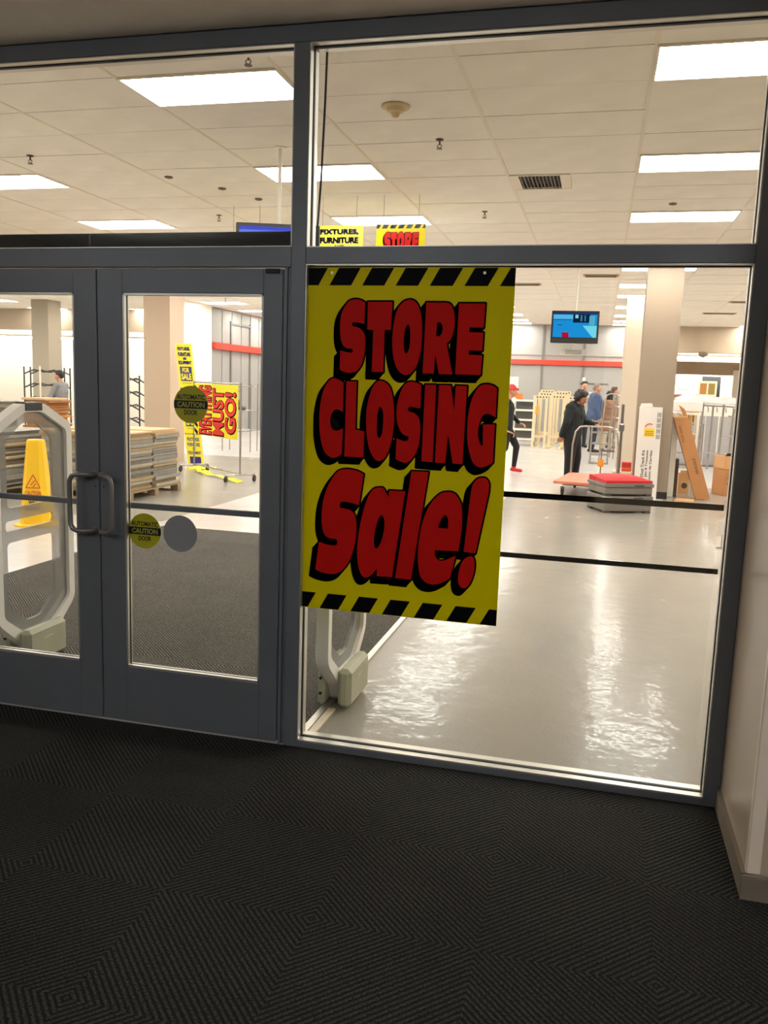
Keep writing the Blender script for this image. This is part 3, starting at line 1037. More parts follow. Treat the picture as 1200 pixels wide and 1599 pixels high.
part('base_plate', MB().lathe([(0.108, 0), (0.108, -0.010), (0.10, -0.016)], (0, 0, 0), 24), cream, t, smooth=True)
part('sensor_dome', MB().lathe([(0.07, -0.014), (0.062, -0.040), (0.036, -0.052), (0.030, -0.070), (0.018, -0.080)], (0, 0, 0), 24), cream, t, smooth=True)

t = thing('air_vent', 'square ceiling air vent with dark louvres right of the hanging signs', 'air vent', (-1.04, 5.27, CZ))
part('vent_frame', MB().box(0.012, 0.60, 0.006, 0.03, -0.008, 0.014).box(0.012, 0.60, 0.58, 0.604, -0.008, 0.014).box(0.012, 0.10, 0.03, 0.58, -0.006, 0.014).box(0.50, 0.60, 0.03, 0.58, -0.006, 0.014), GRIDM, t)
part('vent_throat', MB().box(0.10, 0.50, 0.03, 0.58, 0.030, 0.036), GASKET, t)
for i in range(11):
    part('louvre', MB().box(0.115 + 0.036 * i, 0.121 + 0.036 * i, 0.05, 0.56, -0.006, 0.028), mat('louvre_grey', (128, 116, 98), 0.5), t)
part('ceiling_tile', MB().box(0.60, TX - 0.011, 0.006, 0.604, 0, 0.016), CEILM, t)
for x, y, l, lab in ((-0.46, 12.5, 0.62, 'long slotted ceiling vent beside the lamps left of the pale column'), (2.35, 19.6, 0.8, 'brown ceiling vent right of the taupe column'), (2.6, 16.8, 0.9, 'wide ceiling vent at the right edge over the department'), (-2.0, 13.8, 0.7, 'slotted ceiling vent left of the monitor pole')):
    t = thing('air_vent', lab, 'air vent', (x, y, CZ))
    part('vent_frame', MB().box(0, l, 0, 0.28, -0.014, 0.0), mat('vent_tan', (176, 150, 116), 0.5), t)
    for i in range(4):
        part('louvre', MB().box(0.04, l - 0.04, 0.04 + 0.06 * i, 0.06 + 0.06 * i, -0.022, -0.013), mat('louvre_brown', (110, 92, 70), 0.5), t)

# ------------------------------------------------------------------ entrance mat and its edging
mt = MB().box(-4.62, -1.275, 0.115, 4.93, 0.0, 0.008)
o = put('entrance_mat', mt.mesh('entrance_mat', MATC))
tag(o, 'charcoal ribbed entrance mat inside the doors', 'mat')
o = put('mat_edging', MB().box(-1.273, -1.235, 0.115, 4.93, 0.0, 0.012, bevel=0.003).mesh('mat_edging', SILVER))
tag(o, 'pale metal edging strip along the right side of the mat', 'edging')
o = put('floor_edging', MB().box(-1.228, -1.19, 0.115, 0.46, 0.0, 0.016, bevel=0.003).mesh('floor_edging', mat('edge_cream', (205, 190, 165), 0.4)))
tag(o, 'short cream strip on the floor beside the mat edging, before the right security gate', 'edging')

# ------------------------------------------------------------------ security gates
EAS_W = mat('gate_white', (238, 233, 224), 0.4)
EAS_G = mat('gate_grey', (150, 149, 145), 0.35, alpha=0.5)
EAS_B = mat('gate_base', (176, 174, 150), 0.5, var=0.08)


def round_loop(pts, r, n=4):
    out = []
    L = len(pts)
    for i in range(L):
        p, a, b = Vector(pts[i]), Vector(pts[i - 1]), Vector(pts[(i + 1) % L])
        d1, d2 = (a - p), (b - p)
        rr = min(r, d1.length * 0.45, d2.length * 0.45)
        s, e = p + d1.normalized() * rr, p + d2.normalized() * rr
        for k in range(n + 1):
            t = k / n
            q = s * (1 - t) ** 2 + p * 2 * t * (1 - t) + e * t * t
            out.append((q.x, q.y))
    return out


def extrude_loops(mb, loops, fn, d0, d1, mi=0):
    vs, fs = fill_outline(loops)
    mb.add([fn(u, v, d0) for u, v in vs], fs, mi)
    mb.add([fn(u, v, d1) for u, v in vs], fs, mi)
    for lp in loops:
        n = len(lp)
        mb.add([fn(u, v, d0) for u, v in lp] + [fn(u, v, d1) for u, v in lp], [(i, (i + 1) % n, n + (i + 1) % n, n + i) for i in range(n)], mi)


def security_gate(x, y, label):
    t = thing('security_gate', label, 'security gate', (x, y, 0.0125), 0, 'pair of antitheft gates inside the doors')
    outer = round_loop([(-0.085, 1.462), (0.085, 1.462), (0.342, 1.335), (0.342, 0.275), (0.115, 0.085), (0.085, 0.0), (-0.085, 0.0), (-0.115, 0.085), (-0.342, 0.275), (-0.342, 1.335)], 0.05)
    inner = round_loop([(-0.075, 1.412), (0.075, 1.412), (0.292, 1.303), (0.292, 0.298), (0.125, 0.175), (-0.125, 0.175), (-0.292, 0.298), (-0.292, 1.303)], 0.03)
    fn = lambda u, v, d: (d, u, v)
    mb = MB()
    extrude_loops(mb, [outer, inner], fn, -0.032, 0.032)
    f = part('gate_frame', mb, EAS_W, t, smooth=True)
    bv = f.modifiers.new('bevel', 'BEVEL')
    bv.width = 0.012
    bv.segments = 2
    bv.limit_method = 'ANGLE'
    bv.angle_limit = math.radians(60)
    up = round_loop([(-0.08, 1.352), (0.04, 1.352), (0.18, 1.265), (0.18, 0.893), (-0.27, 0.893), (-0.19, 1.285)], 0.03)
    up = round_loop([(-0.075, 1.352), (0.045, 1.352), (0.185, 1.262), (0.185, 0.893), (-0.215, 0.893), (-0.215, 1.262)], 0.03)
    slot = round_loop([(-0.235, 0.765), (0.185, 0.768), (0.185, 0.825), (-0.235, 0.822)], 0.028)
    low = round_loop([(-0.225, 0.702), (0.185, 0.702), (0.185, 0.345), (0.04, 0.236), (-0.08, 0.236), (-0.225, 0.345)], 0.03)
    mb = MB()
    extrude_loops(mb, [inner, up, slot, low], fn, -0.010, 0.010)
    part('gate_panel', mb, EAS_G, t, label='grey translucent inner panel with openings')
    mb = MB()
    mb.box(-0.036, 0.036, -0.076, 0.076, 1.416, 1.467, bevel=0.006)
    part('top_cap', mb, mat('cap_black', (28, 26, 25), 0.4), t)
    for sx in (-1, 1):
        a, b = (0.034, 0.105) if sx > 0 else (-0.072, -0.034)
        mb = MB().box(a, b, -0.19, 0.16, 0.0, 0.205, bevel=0.022)
        o = part('base_cover', mb, EAS_B, t, smooth=False)
        part('seam', MB().box(min(a, b) - 0.001 if sx < 0 else b - 0.001, (a + 0.001) if sx < 0 else b + 0.001, -0.06, 0.02, 0.135, 0.139), mat('seam_light', (220, 216, 196), 0.4), o)
    for zz in (0.07, 0.15):
        part('screw', MB().cyl((-0.053, -0.189, zz), (-0.053, -0.194, zz), 0.008, 10), GASKET, t)
    return t


security_gate(-3.085, 0.66, 'white antitheft gate seen broadside behind the left door leaf')
security_gate(-1.222, 0.655, 'white antitheft gate seen edge on below the sale sign')

# ------------------------------------------------------------------ hanging signs, monitors
HY = 6.0
t = thing('hanging_sign', 'yellow store closing sale sign hanging from the shop ceiling', 'sign', (-2.56, HY, 3.41), 0, None)
sale_sign(t, lambda u, v, d: (u, -d, v), 0.645, 0.0016)
for u in (0.08, 0.48):
    part('hang_wire', MB().cyl((u, 0.002, 0), (u, 0.002, 0.312), 0.002, 5), GASKET, t)
NAVY = mat('sign_navy', (50, 42, 124), 0.4)
SYEL = MATS['sign_yellow']
YEL2 = mat('fixture_yellow', (246, 228, 30), 0.45)


def fixtures_block(mb_y, mb_n, fn, w, h, s, rot=None):
    """FIXTURES, FURNITURE AND EQUIPMENT FOR SALE block, top-left at 0"""
    cx = w / 2
    for txt, c, ww, hh in (('FIXTURES,', 0.10, 0.80, 0.085), ('FURNITURE', 0.225, 0.80, 0.085), ('AND', 0.325, 0.22, 0.05), ('EQUIPMENT', 0.425, 0.84, 0.085)):
        for ox in (-0.007, 0.007):
            for oz in (-0.006, 0.006):
                flat_text(mb_n, txt, cx + ox * w, -c * h + oz * h, ww * w, hh * h, fn, s, 0.02)
    mb_n.prism([(w * 0.12, -0.515 * h), (w * 0.88, -0.515 * h), (w * 0.88, -0.855 * h), (w * 0.12, -0.855 * h)], fn, 0, s)
    flat_text(mb_y, 'FOR', cx, -0.595 * h, w * 0.46, 0.11 * h, fn, s * 2, 0.04)
    flat_text(mb_y, 'SALE', cx, -0.75 * h, w * 0.66, 0.15 * h, fn, s * 2, 0.04)
    flat_text(mb_n, 'SEE STORE MANAGER', cx, -0.905 * h, w * 0.6, 0.025 * h, fn, s, 0.01)


t = thing('hanging_sign', 'yellow fixtures and furniture sign hanging beside the mullion', 'sign', (-3.275, HY, 3.402))
mb = MB().prism([(0, 0), (0.56, 0), (0.56, -0.72), (0, -0.72)], lambda u, v, d: (u, -d, v), -0.004, 0)
part('sign_board', mb, YEL2, t)
my, mn = MB(), MB()
fixtures_block(my, mn, lambda u, v, d: (u, -d, v), 0.56, 0.72, 0.0016)
part('sign_lettering', mn, NAVY, t, label='navy sign lettering')
part('sign_lettering', my, YEL2, t, label='yellow sign lettering on navy')
for u in (0.08, 0.48):
    part('hang_wire', MB().cyl((u, 0.002, 0), (u, 0.002, 0.318), 0.002, 5), GASKET, t)

t = thing('hanging_sign', 'black and yellow striped sign edge left of the blue monitor top', 'sign', (-4.55, 6.4, 3.42))
part('sign_board', MB().box(0, 0.5, 0, 0.004, -0.70, 0), YEL2, t)
for k in range(5):
    part('hazard_stripe', MB().prism([(0.02 + 0.1 * k, -0.005), (0.08 + 0.1 * k, -0.005), (0.05 + 0.1 * k, -0.05), (-0.0 + 0.1 * k, -0.05)], lambda u, v, d: (u, -d, v), 0, 0.0016), MATS['sign_black'], t)
for u in (0.08, 0.42):
    part('hang_wire', MB().cyl((u, 0.002, 0), (u, 0.002, 0.30), 0.002, 5), GASKET, t)


def screen_mat(name, blocks):
    """picture on a monitor built from rectangles of light in the screen's own coordinates"""
    m = bpy.data.materials.new(name)
    m.use_nodes = True
    nt = m.node_tree
    nt.nodes.remove(nt.nodes['Principled BSDF'])
    tc = nt.nodes.new('ShaderNodeTexCoord')
    sp = nt.nodes.new('ShaderNodeSeparateXYZ')
    nt.links.new(tc.outputs['Generated'], sp.inputs[0])
    U, V = sp.outputs[0], sp.outputs[2]
    col = None
    for (c, st, u0, u1, v0, v1, sl) in blocks:
        vec = tuple(x * st for x in lin(c))
        if col is None:
            rgb = nt.nodes.new('ShaderNodeRGB')
            rgb.outputs[0].default_value = (*vec, 1)
            col = rgb.outputs[0]
            continue
        us = math_node(nt, 'ADD', U, math_node(nt, 'MULTIPLY', V, sl))
        k = math_node(nt, 'MULTIPLY', math_node(nt, 'MULTIPLY', math_node(nt, 'GREATER_THAN', us, u0), math_node(nt, 'LESS_THAN', us, u1)),
                      math_node(nt, 'MULTIPLY', math_node(nt, 'GREATER_THAN', V, v0), math_node(nt, 'LESS_THAN', V, v1)))
        mx = nt.nodes.new('ShaderNodeMix')
        mx.data_type = 'RGBA'
        nt.links.new(k, mx.inputs[0])
        nt.links.new(col, mx.inputs[6])
        mx.inputs[7].default_value = (*vec, 1)
        col = mx.outputs[2]
    e = nt.nodes.new('ShaderNodeEmission')
    nt.links.new(col, e.inputs[0])
    e.inputs[1].default_value = 1.0
    nt.links.new(e.outputs[0], nt.nodes['Material Output'].inputs[0])
    return m


def monitor(x, y, z, w_, h_, rz, smat, label, pole_top, extra=None):
    t = thing('monitor', label, 'monitor', (x, y, z), rz)
    shell = mat('monitor_black', (22, 22, 23), 0.35)
    part('casing', MB().box(-w_ / 2, w_ / 2, -0.03, 0.05, -h_ / 2, h_ / 2, bevel=0.008), shell, t)
    b = 0.03
    part('screen', MB().box(-w_ / 2 + b, w_ / 2 - b, -0.033, -0.029, -h_ / 2 + 0.09, h_ / 2 - b), smat, t)
    part('speaker_grille', MB().box(-w_ / 2 + 0.02, w_ / 2 - 0.02, -0.032, -0.03, -h_ / 2 + 0.012, -h_ / 2 + 0.07), mat('grille', (34, 33, 32), 0.6), t)
    part('mount_plate', MB().box(-0.06, 0.06, 0.05, 0.085, -0.08, 0.10), shell, t)
    part('pole', MB().cyl((0, 0.10, -0.08), (0, 0.10, pole_top - z), 0.016, 10), mat('pole_white', (228, 220, 205), 0.4), t)
    part('ceiling_flange', MB().cyl((0, 0.10, pole_top - z - 0.01), (0, 0.10, pole_top - z), 0.05, 14), MATS['pole_white'], t)
    return t


cctv = screen_mat('cctv_picture', [((30, 150, 225), 1.0, 0, 1, 0, 1, 0), ((90, 190, 240), 1.0, 0.0, 0.45, 0.74, 0.92, 0), ((20, 60, 130), 1.0, -0.1, 2, 0.93, 1.1, 0),
                                   ((25, 95, 160), 1.0, 0.0, 0.42, 0.70, 0.74, 0), ((120, 225, 245), 1.0, 0.92, 2, 0.0, 0.48, 0.5), ((14, 36, 62), 1.0, 0.45, 0.84, 0.60, 0.93, 0),
                                   ((150, 215, 235), 1.0, 0.50, 0.57, 0.78, 0.92, 0), ((70, 130, 160), 1.0, 0.62, 0.66, 0.66, 0.90, 0), ((70, 130, 160), 1.0, 0.71, 0.74, 0.66, 0.90, 0), ((90, 180, 210), 1.0, 0.82, 0.95, 0.50, 0.88, 0),
                                   ((180, 20, 60), 1.0, 0.22, 0.38, 0.0, 0.20, 0.1), ((30, 90, 160), 1.0, 0.10, 0.2, 0.48, 0.52, 0)])
monitor(-0.475, 10.45, 2.643, 0.735, 0.50, 0.0, cctv, 'black monitor hanging on a white pole showing a blue camera picture', CZ)
t = thing('hanging_sign', 'small pale sign hanging below the monitor', 'sign', (-0.475, 10.545, 2.30))
mb = MB().prism([(-0.2, 0.02), (-0.12, 0.0), (0.12, 0.0), (0.2, 0.02), (0.2, -0.09), (-0.2, -0.09)], lambda u, v, d: (u, -d, v), 0, 0.006)
part('sign_board', mb, mat('label_grey', (205, 200, 192), 0.5), t)
mb = MB()
for i in range(3):
    mb.box(-0.13, 0.13, -0.008, -0.006, -0.022 - 0.024 * i, -0.012 - 0.024 * i)
part('sign_lettering', mb, mat('label_dark', (110, 104, 98), 0.5), t)
part('hanger', MB().cyl((0, 0.022, -0.02), (0, 0.022, 0.262), 0.006, 6), MATS['pole_white'], t)
blue = screen_mat('blue_picture', [((70, 80, 210), 1.0, 0, 1, 0, 1, 0), ((110, 130, 235), 1.0, 0, 1, 0.86, 0.92, 0)])
monitor(-2.92, 3.95, 2.785, 0.75, 0.50, 0.30, blue, 'black monitor with a blue screen partly hidden behind the door header', CZ)
# dark cable inside the upper pane
o = put('hanging_cable', MB().tube([(-1.206, 0.15, 3.066), (-1.212, 0.15, 2.8), (-1.222, 0.15, 2.5), (-1.234, 0.155, 2.33), (-1.246, 0.16, 2.20)], 0.005, 8).mesh('hanging_cable', GASKET, True))
tag(o, 'dark cable hanging down inside the upper right pane beside the mullion', 'cable')

# ------------------------------------------------------------------ boards on pallets (seen through the doors)
BGREY = [mat('board_edge_%d' % i, c, 0.7, var=0.10, vscale=14) for i, c in enumerate([(150, 144, 132), (136, 130, 120), (166, 158, 142), (124, 118, 110), (160, 138, 104)])]
BTOP = mat('board_top', (205, 168, 128), 0.65, var=0.05)
BWOOD = [mat('board_wood_%d' % i, c, 0.65, var=0.12, vscale=10) for i, c in enumerate([(196, 138, 72), (180, 118, 56), (206, 158, 96), (150, 100, 54)])]
PALW = mat('pallet_wood', (150, 128, 98), 0.8, var=0.15, vscale=10)


def pallet(x, y, w_, d_, label):
    t = thing('pallet', label, 'pallet', (x, y, 0))
    for yy in (0.0, d_ / 2 - 0.05, d_ - 0.10):
        for xx in (0.0, w_ / 2 - 0.06, w_ - 0.12):
            part('block', MB().box(xx, xx + 0.12, yy, yy + 0.10, 0.018, 0.095), PALW, t)
        part('skid', MB().box(0, w_, yy, yy + 0.10, 0, 0.018), PALW, t)
    n = 7
    for i in range(n):
        xx = i * (w_ - 0.1) / (n - 1)
        part('deck_board', MB().box(xx, xx + 0.1, 0, d_, 0.095, 0.115), PALW, t)
    return t


board_cache = {}


def board_stack(x0, x1, y0, y1, z0, z1, mats, label, group, th=0.026, jit=0.02, top=None, seed=1):
    rnd = random.Random(seed)
    z = z0
    while z < z1 - 0.001:
        h = th * rnd.uniform(0.8, 1.35)
        h = min(h, z1 - z)
        if h < 0.006:
            break
        last = z + h >= z1 - 0.001
        m = rnd.choice(mats) if not (last and top) else top
        hk = round(h / 0.003) * 0.003
        key = (round(x1 - x0, 3), round(y1 - y0, 3), hk, m.name)
        if key not in board_cache:
            board_cache[key] = MB().box(0, x1 - x0, 0, y1 - y0, 0.001, max(0.005, hk - 0.001), bevel=0.004).mesh('board', m)
        o = put('board', board_cache[key], None, (x0 + rnd.uniform(-jit, jit), y0 + rnd.uniform(-jit, jit) * 0.45, z))
        tag(o, ('topmost ' if last else '') + label, 'board', group)
        z += hk


pallet(-7.28, 6.42, 1.34, 1.42, 'wooden pallet under the boards seen through the right door')
board_stack(-7.27, -5.98, 6.42, 7.09, 0.115, 0.90, BGREY, 'grey edged board in the near half of the pile behind the right door', 'boards in the near half of the right pile', seed=3, top=BTOP, th=0.040, jit=0.035)
board_stack(-7.24, -5.98, 7.14, 7.83, 0.115, 0.91, BGREY, 'grey edged board in the far half of the pile behind the right door', 'boards in the far half of the right pile', seed=5, top=BTOP, th=0.040, jit=0.035)
o = put('board', MB().box(-7.2, -6.3, 6.6, 7.0, 0.902, 0.918).mesh('board', BTOP))
tag(o, 'loose tan board lying on top of the right pile', 'board')
pallet(-9.05, 5.95, 1.5, 1.3, 'wooden pallet under the grey boards behind the left security gate')
board_stack(-9.0, -7.6, 6.0, 7.2, 0.115, 0.86, BGREY + [mat('board_pale', (214, 200, 172), 0.6, var=0.08)], 'long pale board in the pile behind the left security gate', 'boards in the pile behind the left gate', seed=8, th=0.034, jit=0.05)
pallet(-8.80, 8.0, 0.5, 0.66, 'wooden pallet under the tall brown pile behind the left gate top')
board_stack(-8.76, -8.33, 8.05, 8.62, 0.115, 1.26, BWOOD, 'brown wooden board in the tall pile behind the left gate top', 'boards in the tall brown pile', seed=11, th=0.036, jit=0.04, top=BTOP)
board_stack(-11.4, -9.6, 7.6, 9.0, 0.0, 1.16, BGREY, 'grey board in the pile at the left edge of the left door glass', 'boards in the pile at the left edge', seed=12, th=0.045, jit=0.05)

# ------------------------------------------------------------------ wet floor cone
YC = mat('cone_yellow', (246, 196, 8), 0.35)
t = thing('wet_floor_cone', 'tall yellow wet floor caution cone before the boards', 'safety cone', (-5.875, 4.45, 0), math.radians(18))
mb = MB()
prof = [(0.215, 0.0), (0.215, 0.018), (0.165, 0.030), (0.158, 0.06), (0.085, 0.90), (0.078, 0.93)]
vs, fs = [], []
for r, h in prof:
    c = r * 0.42
    ring = [(r, -r + c), (r, r - c), (r - c, r), (-r + c, r), (-r, r - c), (-r, -r + c), (-r + c, -r), (r - c, -r)]
    vs += [(a, b, h) for a, b in ring]
for j in range(len(prof) - 1):
    for i in range(8):
        fs.append((j * 8 + i, j * 8 + (i + 1) % 8, (j + 1) * 8 + (i + 1) % 8, (j + 1) * 8 + i))
fs += [tuple(range(7, -1, -1)), tuple(range((len(prof) - 1) * 8, len(prof) * 8))]
mb.add(vs, fs)
part('cone_body', mb, YC, t)
mb = MB()
RD = mat('cone_red', (200, 60, 30), 0.5)
sl = (0.158 - 0.085) / 0.84
fnc = lambda u, v, d: (u, -(0.158 - (v - 0.06) * sl) - d - 0.001, v)
flat_text(mb, 'CAUTION', 0, 0.365, 0.17, 0.045, fnc, 0.001, 0.03)
for a, b in (((-0.075, 0.42), (0.0, 0.56)), ((0.0, 0.56), (0.075, 0.42)), ((0.075, 0.42), (-0.075, 0.42)), ((-0.025, 0.45), (0.02, 0.50)), ((0.0, 0.43), (0.03, 0.47))):
    dx, dz = b[0] - a[0], b[1] - a[1]
    l = math.hypot(dx, dz)
    nx, nz = -dz / l * 0.005, dx / l * 0.005
    mb.add([fnc(a[0] + nx, a[1] + nz, 0.001), fnc(b[0] + nx, b[1] + nz, 0.001), fnc(b[0] - nx, b[1] - nz, 0.001), fnc(a[0] - nx, a[1] - nz, 0.001)], [(0, 1, 2, 3)])
part('cone_lettering', mb, RD, t, label='red caution word and triangle on the cone')
mb = MB()
flat_text(mb, 'WET', 0, 0.265, 0.10, 0.05, fnc, 0.001, 0.03)
flat_text(mb, 'FLOOR', 0, 0.20, 0.17, 0.05, fnc, 0.001, 0.03)
part('cone_lettering', mb, mat('cone_black', (40, 36, 24), 0.5), t, label='black wet floor words on the cone')

# ------------------------------------------------------------------ tall leaning sign, rolling rack with banner, caution tape
W_, H_ = 0.36, 2.30
t = thing('leaning_sign', 'tall narrow yellow fixtures for sale sign leaning by the beige column', 'sign', (-7.66, 11.36, 0.0), 0)
lean = -0.338 / 2.28
fl = lambda u, v, d: (u + (v + 2.30) * lean, -d + (v + 2.30) * 0.06, v + 2.30)
part('sign_board', MB().prism([(0, 0), (W_, 0), (W_, -H_), (0, -H_)], fl, -0.012, 0), mat('board_cream', (236, 222, 160), 0.5), t)
part('sign_sheet', MB().prism([(0.02, -0.02), (W_ - 0.02, -0.02), (W_ - 0.02, -H_ + 0.02), (0.02, -H_ + 0.02)], fl, 0, 0.002), YEL2, t)
my, mn = MB(), MB()
bh = 0.86
for i in range(3):
    off = -0.03 - i * bh
    hh = 0.84 if i < 2 else 0.52
    f2 = lambda u, v, d, off=off: fl(0.02 + u, off + v, 0.002 + d)
    if i < 2:
        fixtures_block(my, mn, f2, W_ - 0.04, 0.80, 0.003)
    else:
        for txt, c, ww, h2 in (('FIXTURES', 0.07, 0.8, 0.07), ('FURNITURE', 0.17, 0.8, 0.07), ('AND', 0.25, 0.22, 0.04), ('EQUIPMENT', 0.33, 0.84, 0.07)):
            flat_text(mn, txt, 0.16, -c, ww * 0.32, h2, f2, 0.003, 0.035)
        mn.prism([(0.05, -0.40), (0.28, -0.40), (0.28, -0.53), (0.05, -0.53)], f2, 0, 0.003)
    for k in range(7):
        mn.prism([(0.01 + 0.045 * k, -0.815), (0.035 + 0.045 * k, -0.815), (0.025 + 0.045 * k, -0.84), (0.0 + 0.045 * k, -0.84)], f2, 0, 0.003) if i < 2 else None
part('sign_lettering', mn, NAVY, t, label='navy sign lettering')
part('sign_lettering', my, YEL2, t, label='yellow sign lettering on navy')

CHR = mat('rack_chrome', (176, 172, 168), 0.25, metal=0.9)
CHRD = mat('rack_steel', (130, 126, 124), 0.35, metal=0.7)
RBR = mat('caster_rubber', (40, 38, 36), 0.5)
A, B = Vector((-6.98, 10.30, 0)), Vector((-5.60, 9.20, 0))
t = thing('garment_rack', 'chrome rolling garment rack carrying the yellow banner', 'rack', tuple(A))
ab = B - A
dirn = ab.normalized()
nrm = Vector((-dirn.y, dirn.x, 0))
for p in (Vector((0, 0, 0)), ab):
    part('upright', MB().cyl((p.x, p.y, 0.13), (p.x, p.y, 1.60), 0.017, 10), CHR, t)
    f = nrm * 0.27
    ft = part('foot', MB().tube([tuple(p - f + Vector((0, 0, 0.115))), tuple(p + f + Vector((0, 0, 0.115)))], 0.018, 8), CHR, t)
    for s in (-1, 1):
        q = p + f * s * 0.96
        part('caster', MB().cyl((q.x - 0.014, q.y, 0.05), (q.x + 0.014, q.y, 0.05), 0.05, 14).cyl((q.x, q.y, 0.05), (q.x, q.y, 0.11), 0.008, 6), RBR, t)
part('crossbar', MB().cyl((0, 0, 1.58), tuple(ab + Vector((0, 0, 1.58))), 0.016, 10), CHR, t)
part('crossbar', MB().cyl((0, 0, 1.46), tuple(ab + Vector((0, 0, 1.46))), 0.010, 8), CHR, t)
part('base_bar', MB().cyl((0, 0, 0.125), tuple(ab + Vector((0, 0, 0.125))), 0.015, 10), CHR, t)
bw = ab.length - 0.10
bhh = 0.88
t = thing('sale_banner', 'yellow everything must go banner turned sideways on the rolling rack', 'banner', tuple(A + dirn * 0.05 - nrm * 0.022 + Vector((0, 0, 1.555))))
fb = lambda u, v, d: tuple(dirn * u - nrm * d + Vector((0, 0, v)))
part('banner_sheet', MB().prism([(0, 0), (bw, 0), (bw, -bhh), (0, -bhh)], fb, -0.004, 0), YEL2, t)
mk, mr, mh = MB(), MB(), MB()
for (txt, u0, u1, z0, z1) in (('EVERYTHING', 0.20, 0.70, -0.03, -0.86), ('MUST', 0.74, 1.16, -0.07, -0.85), ('GO!', 1.19, 1.60, -0.12, -0.80)):
    cu, cz, w2, h2 = (u0 + u1) / 2, (z0 + z1) / 2, u1 - u0, z0 - z1
    for sh in (0.0, 0.008, 0.016):
        flat_text(mk, txt, cu + sh, cz - sh * 0.6, w2 + 0.014, h2 + 0.014, fb, 0.002, 0.055, rot90=True)
    flat_text(mr, txt, cu - 0.002, cz, w2 - 0.012, h2 - 0.012, fb, 0.004, 0.03, rot90=True)
part('letter_outline', mk, MATS['sign_black'], t)
part('lettering', mr, mat('banner_red', (232, 34, 34), 0.45), t, label='red sideways lettering')
for k in range(7):
    z = -0.02 - 0.125 * k
    part('hazard_stripe', MB().prism([(0.015, z), (0.15, z - 0.06), (0.15, z - 0.125), (0.015, z - 0.065)], fb, 0, 0.002), MATS['sign_black'], t)

# tape on the floor
pts = [(-7.05, 10.15, 0.03), (-6.9, 10.3, 0.05), (-6.75, 10.05, 0.02), (-6.6, 9.9, 0.045), (-6.4, 9.75, 0.012), (-6.2, 9.62, 0.03), (-5.95, 9.40, 0.01), (-5.75, 9.2, 0.02), (-5.5, 8.98, 0.008)]
mb = MB()
rnd = random.Random(4)
vs, fs = [], []
for i, p in enumerate(pts):
    a = rnd.uniform(-0.5, 0.5)
    wv = Vector((0.045 * math.cos(a), 0.045 * math.sin(a) + 0.02, rnd.uniform(0.0, 0.035)))
    vs += [tuple(Vector(p) - Vector((wv.x, wv.y, 0))), tuple(Vector(p) + wv)]
n = len(vs)
vs += [(a, b, c + 0.003) for a, b, c in vs]
for i in range(len(pts) - 1):
    fs += [(2 * i, 2 * i + 1, 2 * i + 3, 2 * i + 2), (n + 2 * i, n + 2 * i + 2, n + 2 * i + 3, n + 2 * i + 1), (2 * i, 2 * i + 2, n + 2 * i + 2, n + 2 * i), (2 * i + 1, n + 2 * i + 1, n + 2 * i + 3, 2 * i + 3)]
mb.add(vs, fs)
o = put('caution_tape', mb.mesh('caution_tape', YEL2))
tag(o, 'crumpled yellow caution tape trailing on the floor under the rolling rack', 'tape')
o = put('yellow_sheet', MB().box(-7.25, -6.85, 10.55, 10.95, 0.001, 0.02, bevel=0.006).mesh('yellow_sheet', YEL2))
tag(o, 'small yellow sheet lying at the foot of the tall leaning sign', 'sheet')

# chrome stand behind the banner with a dark thing on its shelf
t = thing('display_stand', 'thin chrome stand with a dark object right of the banner', 'stand', (-8.1, 14.8, 0))
for sx, sy in ((-0.35, -0.2), (0.35, -0.2), (-0.35, 0.2), (0.35, 0.2)):
    part('post', MB().cyl((sx, sy, 0), (sx, sy, 1.55), 0.012, 8), CHR, t)
for zz in (0.5, 0.95, 1.5):
    part('shelf_frame', MB().tube([(-0.35, -0.2, zz), (0.35, -0.2, zz), (0.35, 0.2, zz), (-0.35, 0.2, zz)], 0.008, 6, closed=True), CHR, t)
part('shelf', MB().box(-0.35, 0.35, -0.2, 0.2, 0.945, 0.955), CHRD, t)
o = put('slicer', MB().box(-8.32, -8.0, 14.7, 14.95, 0.957, 1.05, bevel=0.03).sphere((-8.2, 14.8, 1.12), 0.10, 0.08, 0.10).mesh('tool_lump', mat('tool_dark', (86, 84, 84), 0.4)))
o.name = 'hand_tool'
tag(o, 'dark rounded tool resting on the chrome stand shelf', 'tool')

# ------------------------------------------------------------------ black wire racks around the person at the far left
WIRE = mat('wire_black', (46, 42, 40), 0.45)


def wire_rack(x, y, rz, n, label, h=1.75, w_=0.9):
    t = thing('wire_rack', label, 'rack', (x, y, 0), rz, 'black wire display racks')
    for sx in (-w_ / 2, w_ / 2):
        for sy in (-0.2, 0.2):
            part('post', MB().cyl((sx, sy, 0), (sx, sy, h), 0.018, 6), WIRE, t)
    for i in range(n):
        z = h - 0.06 - i * (h - 0.25) / (n - 1)
        mb = MB()
        mb.tube([(-w_ / 2, -0.2, z - 0.10), (-w_ / 4, -0.2, z), (0, -0.2, z - 0.05), (w_ / 4, -0.2, z), (w_ / 2, -0.2, z - 0.10)], 0.017, 5)
        mb.tube([(-w_ / 2, 0.2, z - 0.10), (-w_ / 4, 0.2, z), (0, 0.2, z - 0.05), (w_ / 4, 0.2, z), (w_ / 2, 0.2, z - 0.10)], 0.017, 5)
        for k in range(4):
            xx = -w_ / 2 + w_ * (k + 0.5) / 4
            mb.cyl((xx, -0.2, z - 0.03), (xx, 0.2, z - 0.03), 0.010, 5)
        part('wire_shelf', mb, WIRE, t)
    return t


